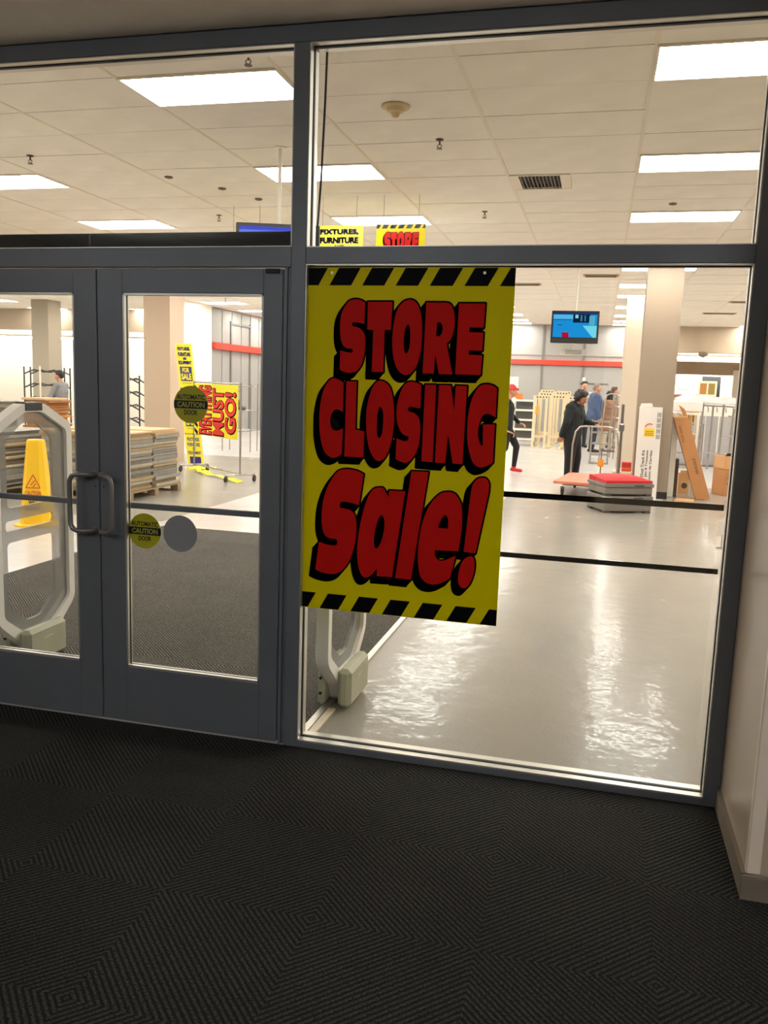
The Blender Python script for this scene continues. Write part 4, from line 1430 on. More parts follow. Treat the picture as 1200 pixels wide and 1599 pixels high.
wire_rack(-12.35, 13.6, 0.3, 6, 'black wire rack left of the person in grey', 1.78)
wire_rack(-11.6, 14.6, 0.1, 6, 'black wire rack behind the person in grey', 1.80)
wire_rack(-11.22, 13.95, 0.1, 7, 'black wire rack right of the person in grey, next to the door stile', 1.82, 0.7)
wire_rack(-9.95, 12.9, 0.2, 6, 'black wire rack at the left edge of the right door glass', 1.66, 0.8)
o = put('white_pole', MB().cyl((-12.1, 13.0, 0), (-12.1, 13.0, 1.80), 0.02, 10).cyl((-12.1, 13.0, 0), (-12.1, 13.0, 0.03), 0.14, 14).mesh('white_pole', MATS['pole_white']))
tag(o, 'thin white pole standing among the black wire racks', 'pole')

# ------------------------------------------------------------------ things round the right-hand column
CARD = mat('cardboard', (186, 128, 78), 0.75, var=0.05, vscale=6)
CARDL = mat('cardboard_light', (206, 156, 104), 0.75, var=0.05, vscale=6)
INK = mat('carton_ink', (90, 62, 40), 0.7)
INKD = mat('carton_ink_dark', (52, 48, 48), 0.6)
CWHITE = mat('carton_white', (226, 218, 210), 0.6, var=0.02)
# white carton
t = thing('tall_carton', 'tall white printed carton leaning on the front of the taupe column', 'carton', (0.60, 10.30, 0))
fw_ = lambda u, v, d: (u, -d + v * 0.06, v)
part('carton_body', MB().prism([(0, 0), (0.345, 0), (0.345, 1.44), (0, 1.44)], fw_, -0.085, 0), CWHITE, t)
part('carton_flap', MB().prism([(0.01, 1.44), (0.20, 1.445), (0.18, 1.50), (0.02, 1.49)], fw_, -0.06, -0.04), CWHITE, t)
part('price_label', MB().prism([(0.09, 0.98), (0.25, 0.985), (0.25, 1.11), (0.09, 1.11)], fw_, 0, 0.002), mat('label_yellow', (250, 205, 30), 0.5), t)
mb = MB()
for k in range(3):
    mb.prism([(0.105, 1.005 + 0.028 * k), (0.235, 1.005 + 0.028 * k), (0.235, 1.015 + 0.028 * k), (0.105, 1.015 + 0.028 * k)], fw_, 0.002, 0.003)
part('label_lines', mb, INK, t)
part('label_arc', MB().tube([fw_(0.10, 1.13, 0.003), fw_(0.13, 1.17, 0.003), fw_(0.17, 1.185, 0.003), fw_(0.21, 1.17, 0.003)], 0.009, 6), mat('label_red', (226, 70, 60), 0.5), t)
mb = MB()
flat_text(mb, 'Dual Track Kit', 0.105, 0.56, 0.045, 0.42, fw_, 0.002, 0.02, rot90=True)
flat_text(mb, 'Jeu 8 Trousses', 0.165, 0.56, 0.045, 0.42, fw_, 0.002, 0.02, rot90=True)
flat_text(mb, 'Juego de Carriles', 0.225, 0.53, 0.045, 0.48, fw_, 0.002, 0.02, rot90=True)
for k in range(3):
    for j in range(5):
        mb.prism([(0.275 + 0.022 * k, 0.95 + 0.085 * j), (0.285 + 0.022 * k, 0.95 + 0.085 * j), (0.285 + 0.022 * k, 1.02 + 0.085 * j), (0.275 + 0.022 * k, 1.02 + 0.085 * j)], fw_, 0, 0.002)
part('carton_print', mb, INKD, t)
# white framed tall rack leaning right of the column
t = thing('shelving_unit', 'tall white edged shelving unit between the taupe column and the leaning brown carton', 'shelving', (1.145, 10.86, 0))
FWH = mat('frame_white', (238, 230, 216), 0.4)
part('side_panel', MB().box(0.0, 0.095, 0, 0.30, 0.0, 1.36, bevel=0.004), FWH, t)
part('side_panel', MB().box(0.36, 0.40, 0, 0.30, 0.0, 1.36, bevel=0.004), FWH, t)
part('top_panel', MB().box(0.07, 0.36, 0, 0.30, 1.33, 1.36), FWH, t)
part('inner_panel', MB().box(0.095, 0.15, 0.02, 0.30, 0.0, 0.62), mat('panel_brown', (70, 54, 44), 0.6), t)
part('shelf', MB().box(0.07, 0.36, 0.02, 0.30, 1.02, 1.04), FWH, t)
for k in range(4):
    part('hook', MB().cyl((0.10 + 0.07 * k, 0.05, 1.33), (0.10 + 0.07 * k, 0.05, 1.22), 0.012, 6), CHRD, t)
# leaning brown carton
t = thing('tall_carton', 'long brown carton leaning left against the taupe column', 'carton', (1.575, 10.66, 0))
ln = -0.43 / 1.26
fc = lambda u, v, d: (u + v * ln, -d, v + 0.004 - u * ln * 0.32)
part('carton_body', MB().prism([(0, 0), (0.215, 0), (0.215, 1.28), (0, 1.28)], fc, -0.16, 0), CARD, t)
part('carton_flap', MB().prism([(0.16, 1.28), (0.215, 1.28), (0.20, 1.40), (0.13, 1.47)], fc, -0.10, -0.09), CARD, t)
part('carton_edge', MB().prism([(-0.002, 1.27), (0.217, 1.27), (0.217, 1.29), (-0.002, 1.29)], fc, -0.16, 0.001), CARDL, t)
mb = MB()
flat_text(mb, 'THIS SIDE', 0.055, 1.02, 0.03, 0.26, fc, 0.001, 0.01, rot90=True)
flat_text(mb, 'FRAGILE', 0.13, 0.52, 0.045, 0.24, fc, 0.001, 0.02, rot90=True)
part('carton_print', mb, INK, t)
# small open carton and flattened sheet
t = thing('open_carton', 'small open brown carton on the floor behind the leaning carton', 'carton', (1.36, 11.4, 0), 0.2)
part('carton_body', MB().box(0, 0.32, 0, 0.008, 0, 0.33).box(0, 0.32, 0.292, 0.30, 0, 0.33).box(0, 0.008, 0.008, 0.292, 0, 0.33).box(0.312, 0.32, 0.008, 0.292, 0, 0.33).box(0.008, 0.312, 0.008, 0.292, 0, 0.008), CARDL, t)
part('carton_flap', MB().prism([(0, 0.33), (0.32, 0.33), (0.30, 0.40), (0.02, 0.40)], lambda u, v, d: (u, d, v), -0.03, -0.024), CARDL, t)
part('carton_mark', MB().cyl((0.10, -0.001, 0.14), (0.10, -0.003, 0.14), 0.05, 12), INK, t)
o = put('flattened_carton', MB().prism([(1.22, 10.35), (1.50, 10.30), (1.56, 10.62), (1.30, 10.7)], lambda u, v, d: (u, v, d), 0.001, 0.012).mesh('flattened_carton', CARDL))
tag(o, 'flattened cardboard sheet on the floor at the foot of the leaning carton', 'cardboard')
# carton stack at the right
t = thing('carton', 'lower brown carton of the pair beside the right jamb', 'carton', (2.08, 11.45, 0), 0.35)
part('carton_body', MB().box(0, 0.42, 0, 0.40, 0, 0.44, bevel=0.004), CARD, t)
mb = MB()
for k in range(2):
    flat_text(mb, 'HANDLE WITH CARE', 0.12, 0.30 - 0.09 * k, 0.16, 0.03, lambda u, v, d: (u, -d, v), 0.001, 0.02)
part('carton_print', mb, INK, t)
t = thing('carton', 'upper brown carton with open flaps and a white label, stacked beside the right jamb', 'carton', (2.07, 11.46, 0.442), 0.33)
part('carton_body', MB().box(0, 0.41, 0, 0.008, 0, 0.22).box(0, 0.41, 0.382, 0.39, 0, 0.22).box(0, 0.008, 0.008, 0.382, 0, 0.22).box(0.402, 0.41, 0.008, 0.382, 0, 0.22).box(0, 0.41, 0.0, 0.39, 0, 0.006), CARDL, t)
part('carton_flap', MB().prism([(0.02, 0.22), (0.40, 0.22), (0.38, 0.25), (0.06, 0.27)], lambda u, v, d: (u, 0.15 + d, v), -0.10, -0.09), BLACKB, t)
part('shipping_label', MB().box(0.20, 0.38, -0.003, -0.001, 0.02, 0.20), CWHITE, t)

# grey totes with a red cushion on top
GT = mat('tote_grey', (120, 112, 104), 0.5, var=0.05)
GTD = mat('tote_dark', (70, 66, 62), 0.6)
ROT = math.radians(25)


def tote(z, h, label, lipped):
    t = thing('storage_tote', label, 'tote', (0.15, 8.40, z), ROT)
    mb = MB()
    mb.box(0, 0.70, 0, 0.56, 0.025, h - 0.05, bevel=0.012)
    part('tote_body', mb, GT, t)
    part('tote_rim', MB().box(-0.014, 0.714, -0.014, 0.574, h - 0.05, h, bevel=0.008), GT, t)
    part('grip_slot', MB().box(0.42, 0.56, -0.017, -0.013, h - 0.040, h - 0.012), GTD, t)
    for a, b in ((0.0, 0.0), (0.60, 0.0), (0.0, 0.46), (0.60, 0.46)):
        part('foot', MB().box(a + 0.005, a + 0.095, b + 0.005, b + 0.095, 0, 0.026), GTD, t)
    if lipped:
        for k in range(6):
            part('rib', MB().box(0.08 + 0.1 * k, 0.10 + 0.1 * k, -0.006, 0.002, 0.04, h - 0.06), GT, t)
    return t


tote(0.0, 0.235, 'lower grey plastic tote on the floor in front of the white carton', False)
tote(0.236, 0.175, 'upper grey plastic tote under the red cushion', False)
t = thing('seat_cushion', 'flat red cushion lying on top of the grey totes', 'cushion', (0.15, 8.40, 0.412), ROT)
mb = MB()
N = 12
vs = []
for j in range(N + 1):
    for i in range(N + 1):
        u, v = i / N, j / N
        e = (1 - abs(2 * u - 1) ** 4) * (1 - abs(2 * v - 1) ** 4)
        vs.append((0.0 + 0.69 * u, 0.0 + 0.55 * v, 0.035 + 0.055 * e + 0.03 * v - 0.03 * u * v))
fs = [(j * (N + 1) + i, j * (N + 1) + i + 1, (j + 1) * (N + 1) + i + 1, (j + 1) * (N + 1) + i) for j in range(N) for i in range(N)]
n0 = len(vs)
vs += [(x, y, 0.001) for x, y, z in vs]
fs += [(n0 + j * (N + 1) + i, n0 + (j + 1) * (N + 1) + i, n0 + (j + 1) * (N + 1) + i + 1, n0 + j * (N + 1) + i + 1) for j in range(N) for i in range(N)]
for i in range(N):
    for a, b in ((i, i + 1), (N * (N + 1) + i + 1, N * (N + 1) + i), ((i + 1) * (N + 1), i * (N + 1)), (i * (N + 1) + N, (i + 1) * (N + 1) + N)):
        fs.append((a, b, n0 + b, n0 + a))
mb.add(vs, fs)
CUSH = mat('cushion_red', (196, 30, 40), 0.7, var=0.06)
part('cushion_pad', mb, CUSH, t, smooth=True)
part('piping', MB().tube([(0.002, 0.002, 0.035), (0.688, 0.002, 0.035), (0.688, 0.548, 0.035), (0.002, 0.548, 0.065)], 0.006, 6, closed=True), CUSH, t)

# orange platform cart
ORG = mat('cart_orange', (224, 130, 104), 0.6, var=0.10, vscale=5)
t = thing('platform_cart', 'orange topped platform cart with a chrome push handle', 'cart', (-0.63, 9.95, 0), 0)
# deck corners (local): near-left, near-right, far-right, far-left
dk = [(0, 0), (0.80, -0.10), (1.02, 1.45), (0.20, 1.62)]
part('deck', MB().prism(dk, lambda u, v, d: (u, v, d), 0.205, 0.245), ORG, t)
part('chassis', MB().prism([(0.13, 0.22), (0.72, 0.15), (0.86, 1.30), (0.28, 1.40)], lambda u, v, d: (u, v, d), 0.165, 0.205), mat('chassis_dark', (92, 86, 82), 0.5, metal=0.3), t)
for a, b in ((0.14, 0.16), (0.70, 0.10), (0.30, 1.40), (0.88, 1.30)):
    c = part('caster_fork', MB().box(a - 0.03, a + 0.03, b - 0.035, b + 0.035, 0.11, 0.15).box(a - 0.03, a - 0.024, b - 0.03, b + 0.03, 0.05, 0.11).box(a + 0.024, a + 0.03, b - 0.03, b + 0.03, 0.05, 0.11), CHRD, t)
    part('caster_wheel', MB().cyl((a - 0.02, b, 0.062), (a + 0.02, b, 0.062), 0.062, 16), RBR, c)
h = []
L0, R0 = Vector((0.215, 1.50, 0.24)), Vector((0.98, 1.36, 0.24))
up = 0.82
hp = [L0, L0 + Vector((0, 0.02, up * 0.6)), L0 + Vector((0.04, 0.03, up * 0.88)), L0 + Vector((0.11, 0.03, up * 0.985)), L0 + Vector((0.2, 0.02, up)), (L0 + R0) / 2 + Vector((0, 0.02, up)),
      R0 + Vector((-0.2, 0.02, up)), R0 + Vector((-0.11, 0.03, up * 0.985)), R0 + Vector((-0.04, 0.03, up * 0.88)), R0 + Vector((0, 0.02, up * 0.6)), R0]
part('push_handle', MB().tube([tuple(p) for p in hp], 0.017, 10), CHR, t, smooth=True)
# small white stand at the right pane edge
t = thing('tag_stand', 'small white panel on a thin metal foot near the right jamb', 'stand', (1.385, 6.24, 0))
part('foot', MB().tube([(-0.05, 0, 0.008), (0.06, 0.0, 0.008)], 0.007, 6), CHR, t)
part('stem', MB().cyl((0, 0, 0.0), (0, 0, 0.15), 0.006, 8), CHR, t)
part('panel', MB().box(-0.055, 0.09, -0.004, 0.004, 0.14, 0.30), CWHITE, t)
# red tin and carton at the pale column
t = thing('red_tin', 'square red tin on a pale box by the pale column', 'tin', (0.46, 12.6, 0.22))
part('tin_body', MB().box(0, 0.17, 0, 0.15, 0, 0.17, bevel=0.008), mat('tin_red', (190, 42, 32), 0.4), t)
part('tin_band', MB().box(-0.002, 0.172, -0.002, 0.152, 0.02, 0.075), mat('tin_orange', (210, 92, 48), 0.4), t)
t = thing('carton', 'pale shallow box under the red tin', 'carton', (0.30, 12.5, 0))
part('carton_body', MB().box(0, 0.40, 0, 0.34, 0, 0.218, bevel=0.004), mat('box_pale', (224, 200, 170), 0.7), t)
part('carton_seam', MB().box(-0.001, 0.401, -0.001, 0.341, 0.16, 0.166), CARDL, t)
# steel easel-like rack post with orange tag left of the white carton
t = thing('tool_rack', 'grey steel post rack with a white tube and orange tag left of the white carton', 'rack', (0.36, 11.7, 0))
part('post', MB().box(0.0, 0.05, 0.0, 0.05, 0.03, 1.45), CHRD, t)
part('post', MB().box(0.30, 0.32, 0.1, 0.12, 0.03, 1.75), MATS['pole_white'], t)
part('base_bar', MB().box(-0.35, 0.35, 0.0, 0.12, 0.0, 0.03), CHRD, t)
part('crossbar', MB().box(-0.30, 0.05, 0.02, 0.04, 0.62, 0.65), CHRD, t)
part('post', MB().cyl((-0.28, 0.02, 0.03), (-0.28, 0.02, 0.66), 0.012, 8), CHRD, t)
part('white_tube', MB().cyl((-0.03, -0.04, 0.55), (-0.03, -0.04, 0.98), 0.035, 12), CWHITE, t)
part('orange_tag', MB().box(-0.335, -0.235, -0.012, -0.008, 0.36, 0.48), mat('tag_orange', (245, 160, 40), 0.5), t)
part('clamp', MB().box(-0.02, 0.07, -0.03, 0.08, 0.98, 1.12, bevel=0.02), CHRD, t)

# ------------------------------------------------------------------ racks in the middle distance
CREAM = mat('rack_cream', (226, 206, 168), 0.5)
WSH = mat('shelf_white', (232, 226, 214), 0.45)
MESH_G = mat('mesh_grey', (104, 100, 100), 0.6)


def shelf_cart(x, y, w_, h_, n, label, mats=WSH, tagc=True, d_=0.45):
    t = thing('shelf_cart', label, 'shelf', (x, y, 0))
    for sx in (-w_ / 2, w_ / 2 - 0.05):
        for sy in (0, d_ - 0.05):
            part('post', MB().box(sx, sx + 0.05, sy, sy + 0.05, 0.12, h_), mats, t)
            part('caster', MB().cyl((sx + 0.01, sy + 0.025, 0.055), (sx + 0.04, sy + 0.025, 0.055), 0.055, 12).box(sx + 0.018, sx + 0.032, sy + 0.015, sy + 0.035, 0.05, 0.13), RBR, t)
    for i in range(n):
        z = 0.16 + i * (h_ - 0.24) / (n - 1)
        part('shelf', MB().box(-w_ / 2, w_ / 2, -0.005, d_ + 0.005, z, z + 0.05), mats, t)
        if i < n - 1:
            part('back_panel', MB().box(-w_ / 2 + 0.05, w_ / 2 - 0.05, d_ - 0.03, d_ - 0.015, z + 0.05, z + (h_ - 0.24) / (n - 1)), MESH_G, t)
    if tagc:
        part('price_tag', MB().box(w_ / 2 - 0.06, w_ / 2 + 0.08, -0.015, -0.008, h_ - 0.45, h_ - 0.2), mat('tag_orange', (245, 160, 40), 0.5), t)
    return t


shelf_cart(-2.18, 21.9, 0.66, 1.38, 5, 'white shelf cart with grey backs beside the sale sign edge')
t = thing('display_board', 'tall white panel with an orange tag behind the white shelf cart', 'display board', (-2.66, 22.6, 0))
part('panel_sheet', MB().box(-0.2, 0.2, 0, 0.05, 0, 2.02, bevel=0.006), WSH, t)
part('price_tag', MB().box(0.13, 0.36, -0.01, -0.004, 1.25, 1.52), mat('tag_red_orange', (250, 120, 50), 0.5), t)


def upright_frame(x, y, rz, h, w_, label):
    t = thing('rack_frame', label, 'rack', (x, y, 0), rz, 'cream rack frames before the grey wall')
    for sx in (-w_ / 2, w_ / 2):
        part('post', MB().box(sx - 0.035, sx + 0.035, -0.03, 0.03, 0.06, h), CREAM, t)
        part('foot', MB().box(sx - 0.03, sx + 0.03, -0.35, 0.35, 0.0, 0.06), CREAM, t)
    part('top_rail', MB().box(-w_ / 2 - 0.04, w_ / 2 + 0.04, -0.04, 0.04, h - 0.10, h), CREAM, t)
    part('low_rail', MB().box(-w_ / 2, w_ / 2, -0.02, 0.02, 0.30, 0.36), CREAM, t)
    for k in range(4):
        part('slot', MB().box(-w_ / 2 + 0.05 + k * w_ / 4, -w_ / 2 + 0.09 + k * w_ / 4, -0.043, -0.04, h - 0.07, h - 0.03), INKD, t)


for i, (x, y, rz, h_) in enumerate(((-1.66, 21.2, 0.1, 1.50), (-1.62, 22.5, -0.05, 1.58), (-1.18, 21.25, -0.08, 1.52), (-1.16, 22.55, 0.05, 1.62), (-1.64, 23.6, 0.0, 1.66), (-0.72, 21.1, 0.06, 1.5), (-1.12, 23.65, 0.0, 1.64))):
    upright_frame(x, y, rz, h_, 0.34, 'cream metal rack frame in the crowd between the shelf cart and the people')
t = thing('t_stand', 'dark topped white pole stand behind the woman pushing the cart', 'stand', (-0.55, 23.7, 0))
part('post', MB().cyl((0, 0, 0.03), (0, 0, 2.08), 0.045, 10), WSH, t)
part('crossbar', MB().box(-0.12, 0.75, -0.02, 0.02, 1.86, 1.92), CHRD, t)
part('base', MB().cyl((0, 0, 0), (0, 0, 0.03), 0.25, 16), CHRD, t)


def chrome_rack(x, y, w_, h_, n, label, rz=0.0, d_=0.4):
    t = thing('chrome_rack', label, 'rack', (x, y, 0), rz, None)
    for sx in (-w_ / 2, w_ / 2):
        for sy in (-d_ / 2, d_ / 2):
            part('post', MB().cyl((sx, sy, 0.0), (sx, sy, h_), 0.018, 8), CHR, t)
    for i in range(n):
        z = 0.18 + i * (h_ - 0.22) / (n - 1)
        mb = MB()
        mb.tube([(-w_ / 2, -d_ / 2, z), (w_ / 2, -d_ / 2, z), (w_ / 2, d_ / 2, z), (-w_ / 2, d_ / 2, z)], 0.014, 6, closed=True)
        for k in range(5):
            xx = -w_ / 2 + w_ * (k + 0.5) / 5
            mb.cyl((xx, -d_ / 2, z), (xx, d_ / 2, z), 0.006, 5)
        part('wire_shelf', mb, CHR, t)
    return t


chrome_rack(0.56, 18.6, 0.42, 1.62, 6, 'tall chrome wire rack between the people and the pale column', 0.2)
chrome_rack(0.05, 17.2, 0.4, 1.0, 4, 'low chrome wire rack in front of the person in the brown coat')
t = thing('hoop_rail', 'tall chrome hoop rail in front of the person in the brown coat', 'rack', (0.13, 16.6, 0))
part('hoop', MB().tube([(-0.08, 0, 0.02), (-0.06, 0, 0.8), (-0.02, 0, 1.50), (0.0, 0, 1.58), (0.08, 0, 1.62), (0.45, 0, 1.60)], 0.018, 8), CHR, t, smooth=True)
part('foot', MB().box(-0.3, 0.14, -0.03, 0.03, 0, 0.03), CHR, t)

# department at the far right
t = thing('grid_rack', 'chrome grid rack wrapped in clear plastic beside the right jamb', 'rack', (2.70, 16.2, 0), 0)
for k in range(8):
    x = -0.75 + 0.21 * k
    part('upright', MB().cyl((x, 0.02 * (k % 3), 0.05), (x + 0.02, 0.02 * (k % 3), 1.44 + 0.03 * (k % 2)), 0.022, 8), CHR, t)
for z, a, b in ((0.42, -0.80, 0.78), (0.80, -0.1, 0.80), (1.22, 0.0, 0.80), (1.44, -0.8, 0.85)):
    part('crossbar', MB().cyl((a, -0.03, z), (b, -0.03, z - 0.03), 0.016, 8), CHR, t)
for k in range(5):
    part('hook', MB().tube([(-0.62 + 0.18 * k, -0.03, 1.42), (-0.62 + 0.18 * k, -0.22, 1.38), (-0.62 + 0.18 * k, -0.24, 1.30)], 0.014, 6), CHRD, t)
t2 = thing('plastic_wrap', 'bunched clear plastic wrap on top of the chrome grid rack', 'plastic wrap', (2.42, 16.05, 1.46))
mb = MB()
rnd = random.Random(9)
NU, NV = 18, 10
vs = []
for j in range(NV + 1):
    for i in range(NU + 1):
        u, v = i / NU, j / NV
        t_ = math.pi * v
        r = 0.19 * (0.75 + 0.35 * math.sin(5 * u + 3 * v) * 0.4 + rnd.uniform(-0.12, 0.12)) * (0.55 + 0.45 * math.sin(math.pi * min(1, max(0, u)) ** 0.7))
        vs.append((-0.85 + 1.45 * u, -r * 1.1 * math.cos(t_), r * 1.3 * math.sin(t_) + 0.01))
fs = [(j * (NU + 1) + i, j * (NU + 1) + i + 1, (j + 1) * (NU + 1) + i + 1, (j + 1) * (NU + 1) + i) for j in range(NV) for i in range(NU)]
mb.add(vs, fs)
wrap = part('wrap_sheet', mb, mat('plastic_film', (225, 220, 218), 0.18, alpha=0.72, spec=0.7), t2, smooth=True)
so = wrap.modifiers.new('thickness', 'SOLIDIFY')
so.thickness = 0.004
part('yellow_tag', MB().box(0.47, 0.60, -0.235, -0.23, 0.02, 0.18), mat('tag_yellow', (252, 205, 40), 0.5), t2)
chrome_rack(3.55, 15.2, 0.8, 1.5, 5, 'chrome wire shelving nearest the right jamb', 0.15)
t = thing('panel_stack', 'grey display panels standing behind the chrome grid rack', 'panels', (2.75, 17.6, 0))
for k in range(6):
    part('panel', MB().box(-0.9 + 0.29 * k, -0.63 + 0.29 * k, 0.04 * (k % 3), 0.04 * (k % 3) + 0.03, 0.03, 1.18), mat('panel_grey', (168, 164, 164), 0.5), t)
part('base_bar', MB().box(-0.95, 0.9, -0.05, 0.2, 0, 0.03), CHRD, t)
t = thing('carton', 'gold tan carton under a white cover on a chrome rack behind the leaning carton', 'carton', (1.63, 14.6, 1.092))
part('carton_body', MB().box(0, 0.30, 0, 0.3, 0, 0.22, bevel=0.004), mat('carton_gold', (208, 160, 84), 0.7), t)
part('carton_seam', MB().box(0.145, 0.155, -0.002, 0.0, 0.0, 0.22), INK, t)
part('white_cover', MB().box(-0.20, 0.36, -0.03, 0.33, 0.222, 0.44, bevel=0.02), CWHITE, t)
chrome_rack(1.72, 14.75, 0.62, 1.09, 4, 'chrome wire rack under the gold carton behind the leaning carton top')
t = thing('carton', 'brown wooden tray on the white ledge right of the taupe column', 'tray', (1.75, 18.5, 0))
part('tray_stand', MB().box(0.0, 0.45, 0.05, 0.35, 0, 1.58), CWHITE, t)
part('tray_top', MB().box(-0.03, 0.48, 0.0, 0.4, 1.58, 1.66, bevel=0.006), mat('tray_brown', (170, 104, 58), 0.6), t)
t.name = 'display_plinth'
t['category'] = 'plinth'
t['label'] = 'white plinth with a brown top right of the taupe column'


def picture(x, y, z0, w_, h_, cols, frame, label, name='framed_picture', cat='picture'):
    t = thing(name, label, cat, (x, y, z0))
    part('frame', MB().box(-w_ / 2, w_ / 2, 0, 0.04, 0, h_, bevel=0.01), frame, t)
    n = len(cols)
    for i, c in enumerate(cols):
        a = -w_ / 2 + 0.05 + i * (w_ - 0.06) / n
        b = a + (w_ - 0.06) / n - 0.04
        part('picture_panel', MB().box(a, b, -0.004, 0.0, 0.06, h_ - 0.06), mat('art_' + name + str(c[0]) + str(c[1]), c, 0.5), t)
    return t


t = thing('display_counter', 'long white counter along the right department', 'counter', (4.6, 19.6, 0))
part('counter_body', MB().box(-2.2, 1.8, 0.04, 0.60, 0, 1.58), WSH, t)
part('counter_top', MB().box(-2.25, 1.85, 0, 0.64, 1.58, 1.62), mat('counter_cream', (236, 216, 196), 0.5), t)
picture(2.64, 19.8, 1.621, 0.46, 0.40, [(176, 122, 62), (150, 128, 54)], mat('art_frame_cream', (248, 232, 204), 0.5), 'white framed pair of brown and olive swatches on the white counter')
picture(2.45, 30.755, 1.86, 0.42, 0.24, [(220, 110, 105)], mat('art_frame_pink', (240, 190, 180), 0.5), 'small red picture low on the bright display wall')
picture(3.05, 30.755, 1.86, 0.44, 0.24, [(232, 196, 190)], mat('art_frame_pink', (240, 190, 180), 0.5), 'small pink picture right of the red one on the bright display wall')
t = thing('navy_board', 'dark navy square board on the bright display wall', 'board', (3.98, 30.55, 1.45))
part('board_face', MB().box(-0.33, 0.33, 0, 0.06, 0, 0.92, bevel=0.01), mat('navy_board', (15, 18, 30), 0.5), t)
part('board_stand', MB().box(-0.05, 0.05, 0.02, 0.05, -1.45, 0.0), CHRD, t)
t = thing('white_post', 'bright white post between the display walls near the right jamb', 'post', (4.65, 29.05, 0))
part('post_body', MB().box(-0.11, 0.11, 0, 0.2, 0, 2.58), WHITE, t)
part('post_base', MB().box(-0.16, 0.16, -0.02, 0.27, 0, 0.1), BLACKB, t)
t = thing('ceiling_fan', 'dark ceiling bracket fixture in front of the right strip lights', 'bracket', (2.92, 24.10, 2.96))
part('stem', MB().cyl((0, 0, -0.01), (0, 0.1, 0.0), 0.02, 8), GASKET, t)
part('body', MB().lathe([(0.10, 0.0), (0.15, -0.06), (0.10, -0.14), (0.03, -0.18)], (0, 0, 0), 16), mat('bracket_grey', (120, 104, 88), 0.5), t)
part('blade', MB().box(0.1, 0.45, -0.06, 0.06, -0.08, -0.065), mat('bracket_grey', (120, 104, 88), 0.5), t)
part('blade', MB().box(-0.45, -0.1, -0.06, 0.06, -0.08, -0.065), MATS['bracket_grey'], t)
t.name = 'ceiling_bracket'
# wall outlets
for x, y, z, lab, nm in ((0.86, 15.995, 0.45, 'white outlet plate on the pale column', 'outlet_plate'), (-16.4, 25.995, 0.6, 'pale outlet plate on the white alcove wall', 'outlet_plate')):
    t = thing(nm, lab, 'outlet', (x, y, z))
    part('plate', MB().box(-0.05, 0.05, -0.008, 0, -0.07, 0.07, bevel=0.003), WSH, t)
    part('socket', MB().box(-0.02, 0.02, -0.011, -0.008, 0.012, 0.05), CREAM, t)
    part('socket', MB().box(-0.02, 0.02, -0.011, -0.008, -0.05, -0.012), CREAM, t)

# ------------------------------------------------------------------ people
SKIN = mat('skin', (196, 140, 110), 0.55)
SKIN2 = mat('skin_tan', (170, 116, 88), 0.55)


def capsule(mb, p0, r0, p1, r1, n=12):
    p0, p1 = Vector(p0), Vector(p1)
    d = p1 - p0
    L = d.length
    if L < 1e-5:
        mb.sphere(p0, max(r0, r1), n=n)
        return
    d.normalize()
    pts, rr = [], []
    for a in (0.08, 0.35, 0.62, 0.86):
        t = math.pi / 2 * a
        pts.append(p0 - d * r0 * math.cos(t))
        rr.append(r0 * math.sin(t))
    pts.append(p0)
    rr.append(r0)
    pts.append(p1)
    rr.append(r1)
    for a in (0.86, 0.62, 0.35, 0.08):
        t = math.pi / 2 * a
        pts.append(p1 + d * r1 * math.cos(t))
        rr.append(r1 * math.sin(t))
    mb.tube([tuple(p) for p in pts], rr, n)


def remeshed(name, mb, voxel, smooth_it=4):
    me = mb.mesh('tmp_body', SKIN)
    o = bpy.data.objects.new('tmp_body', me)
    COL.objects.link(o)
    m = o.modifiers.new('r', 'REMESH')
    m.mode = 'VOXEL'
    m.voxel_size = voxel
    s = o.modifiers.new('s', 'SMOOTH')
    s.iterations = smooth_it
    s.factor = 0.5
    dg = bpy.context.evaluated_depsgraph_get()
    dg.update()
    out = bpy.data.meshes.new_from_object(o.evaluated_get(dg))
    out.name = name
    bpy.data.objects.remove(o)
    bpy.data.meshes.remove(me)
    return out


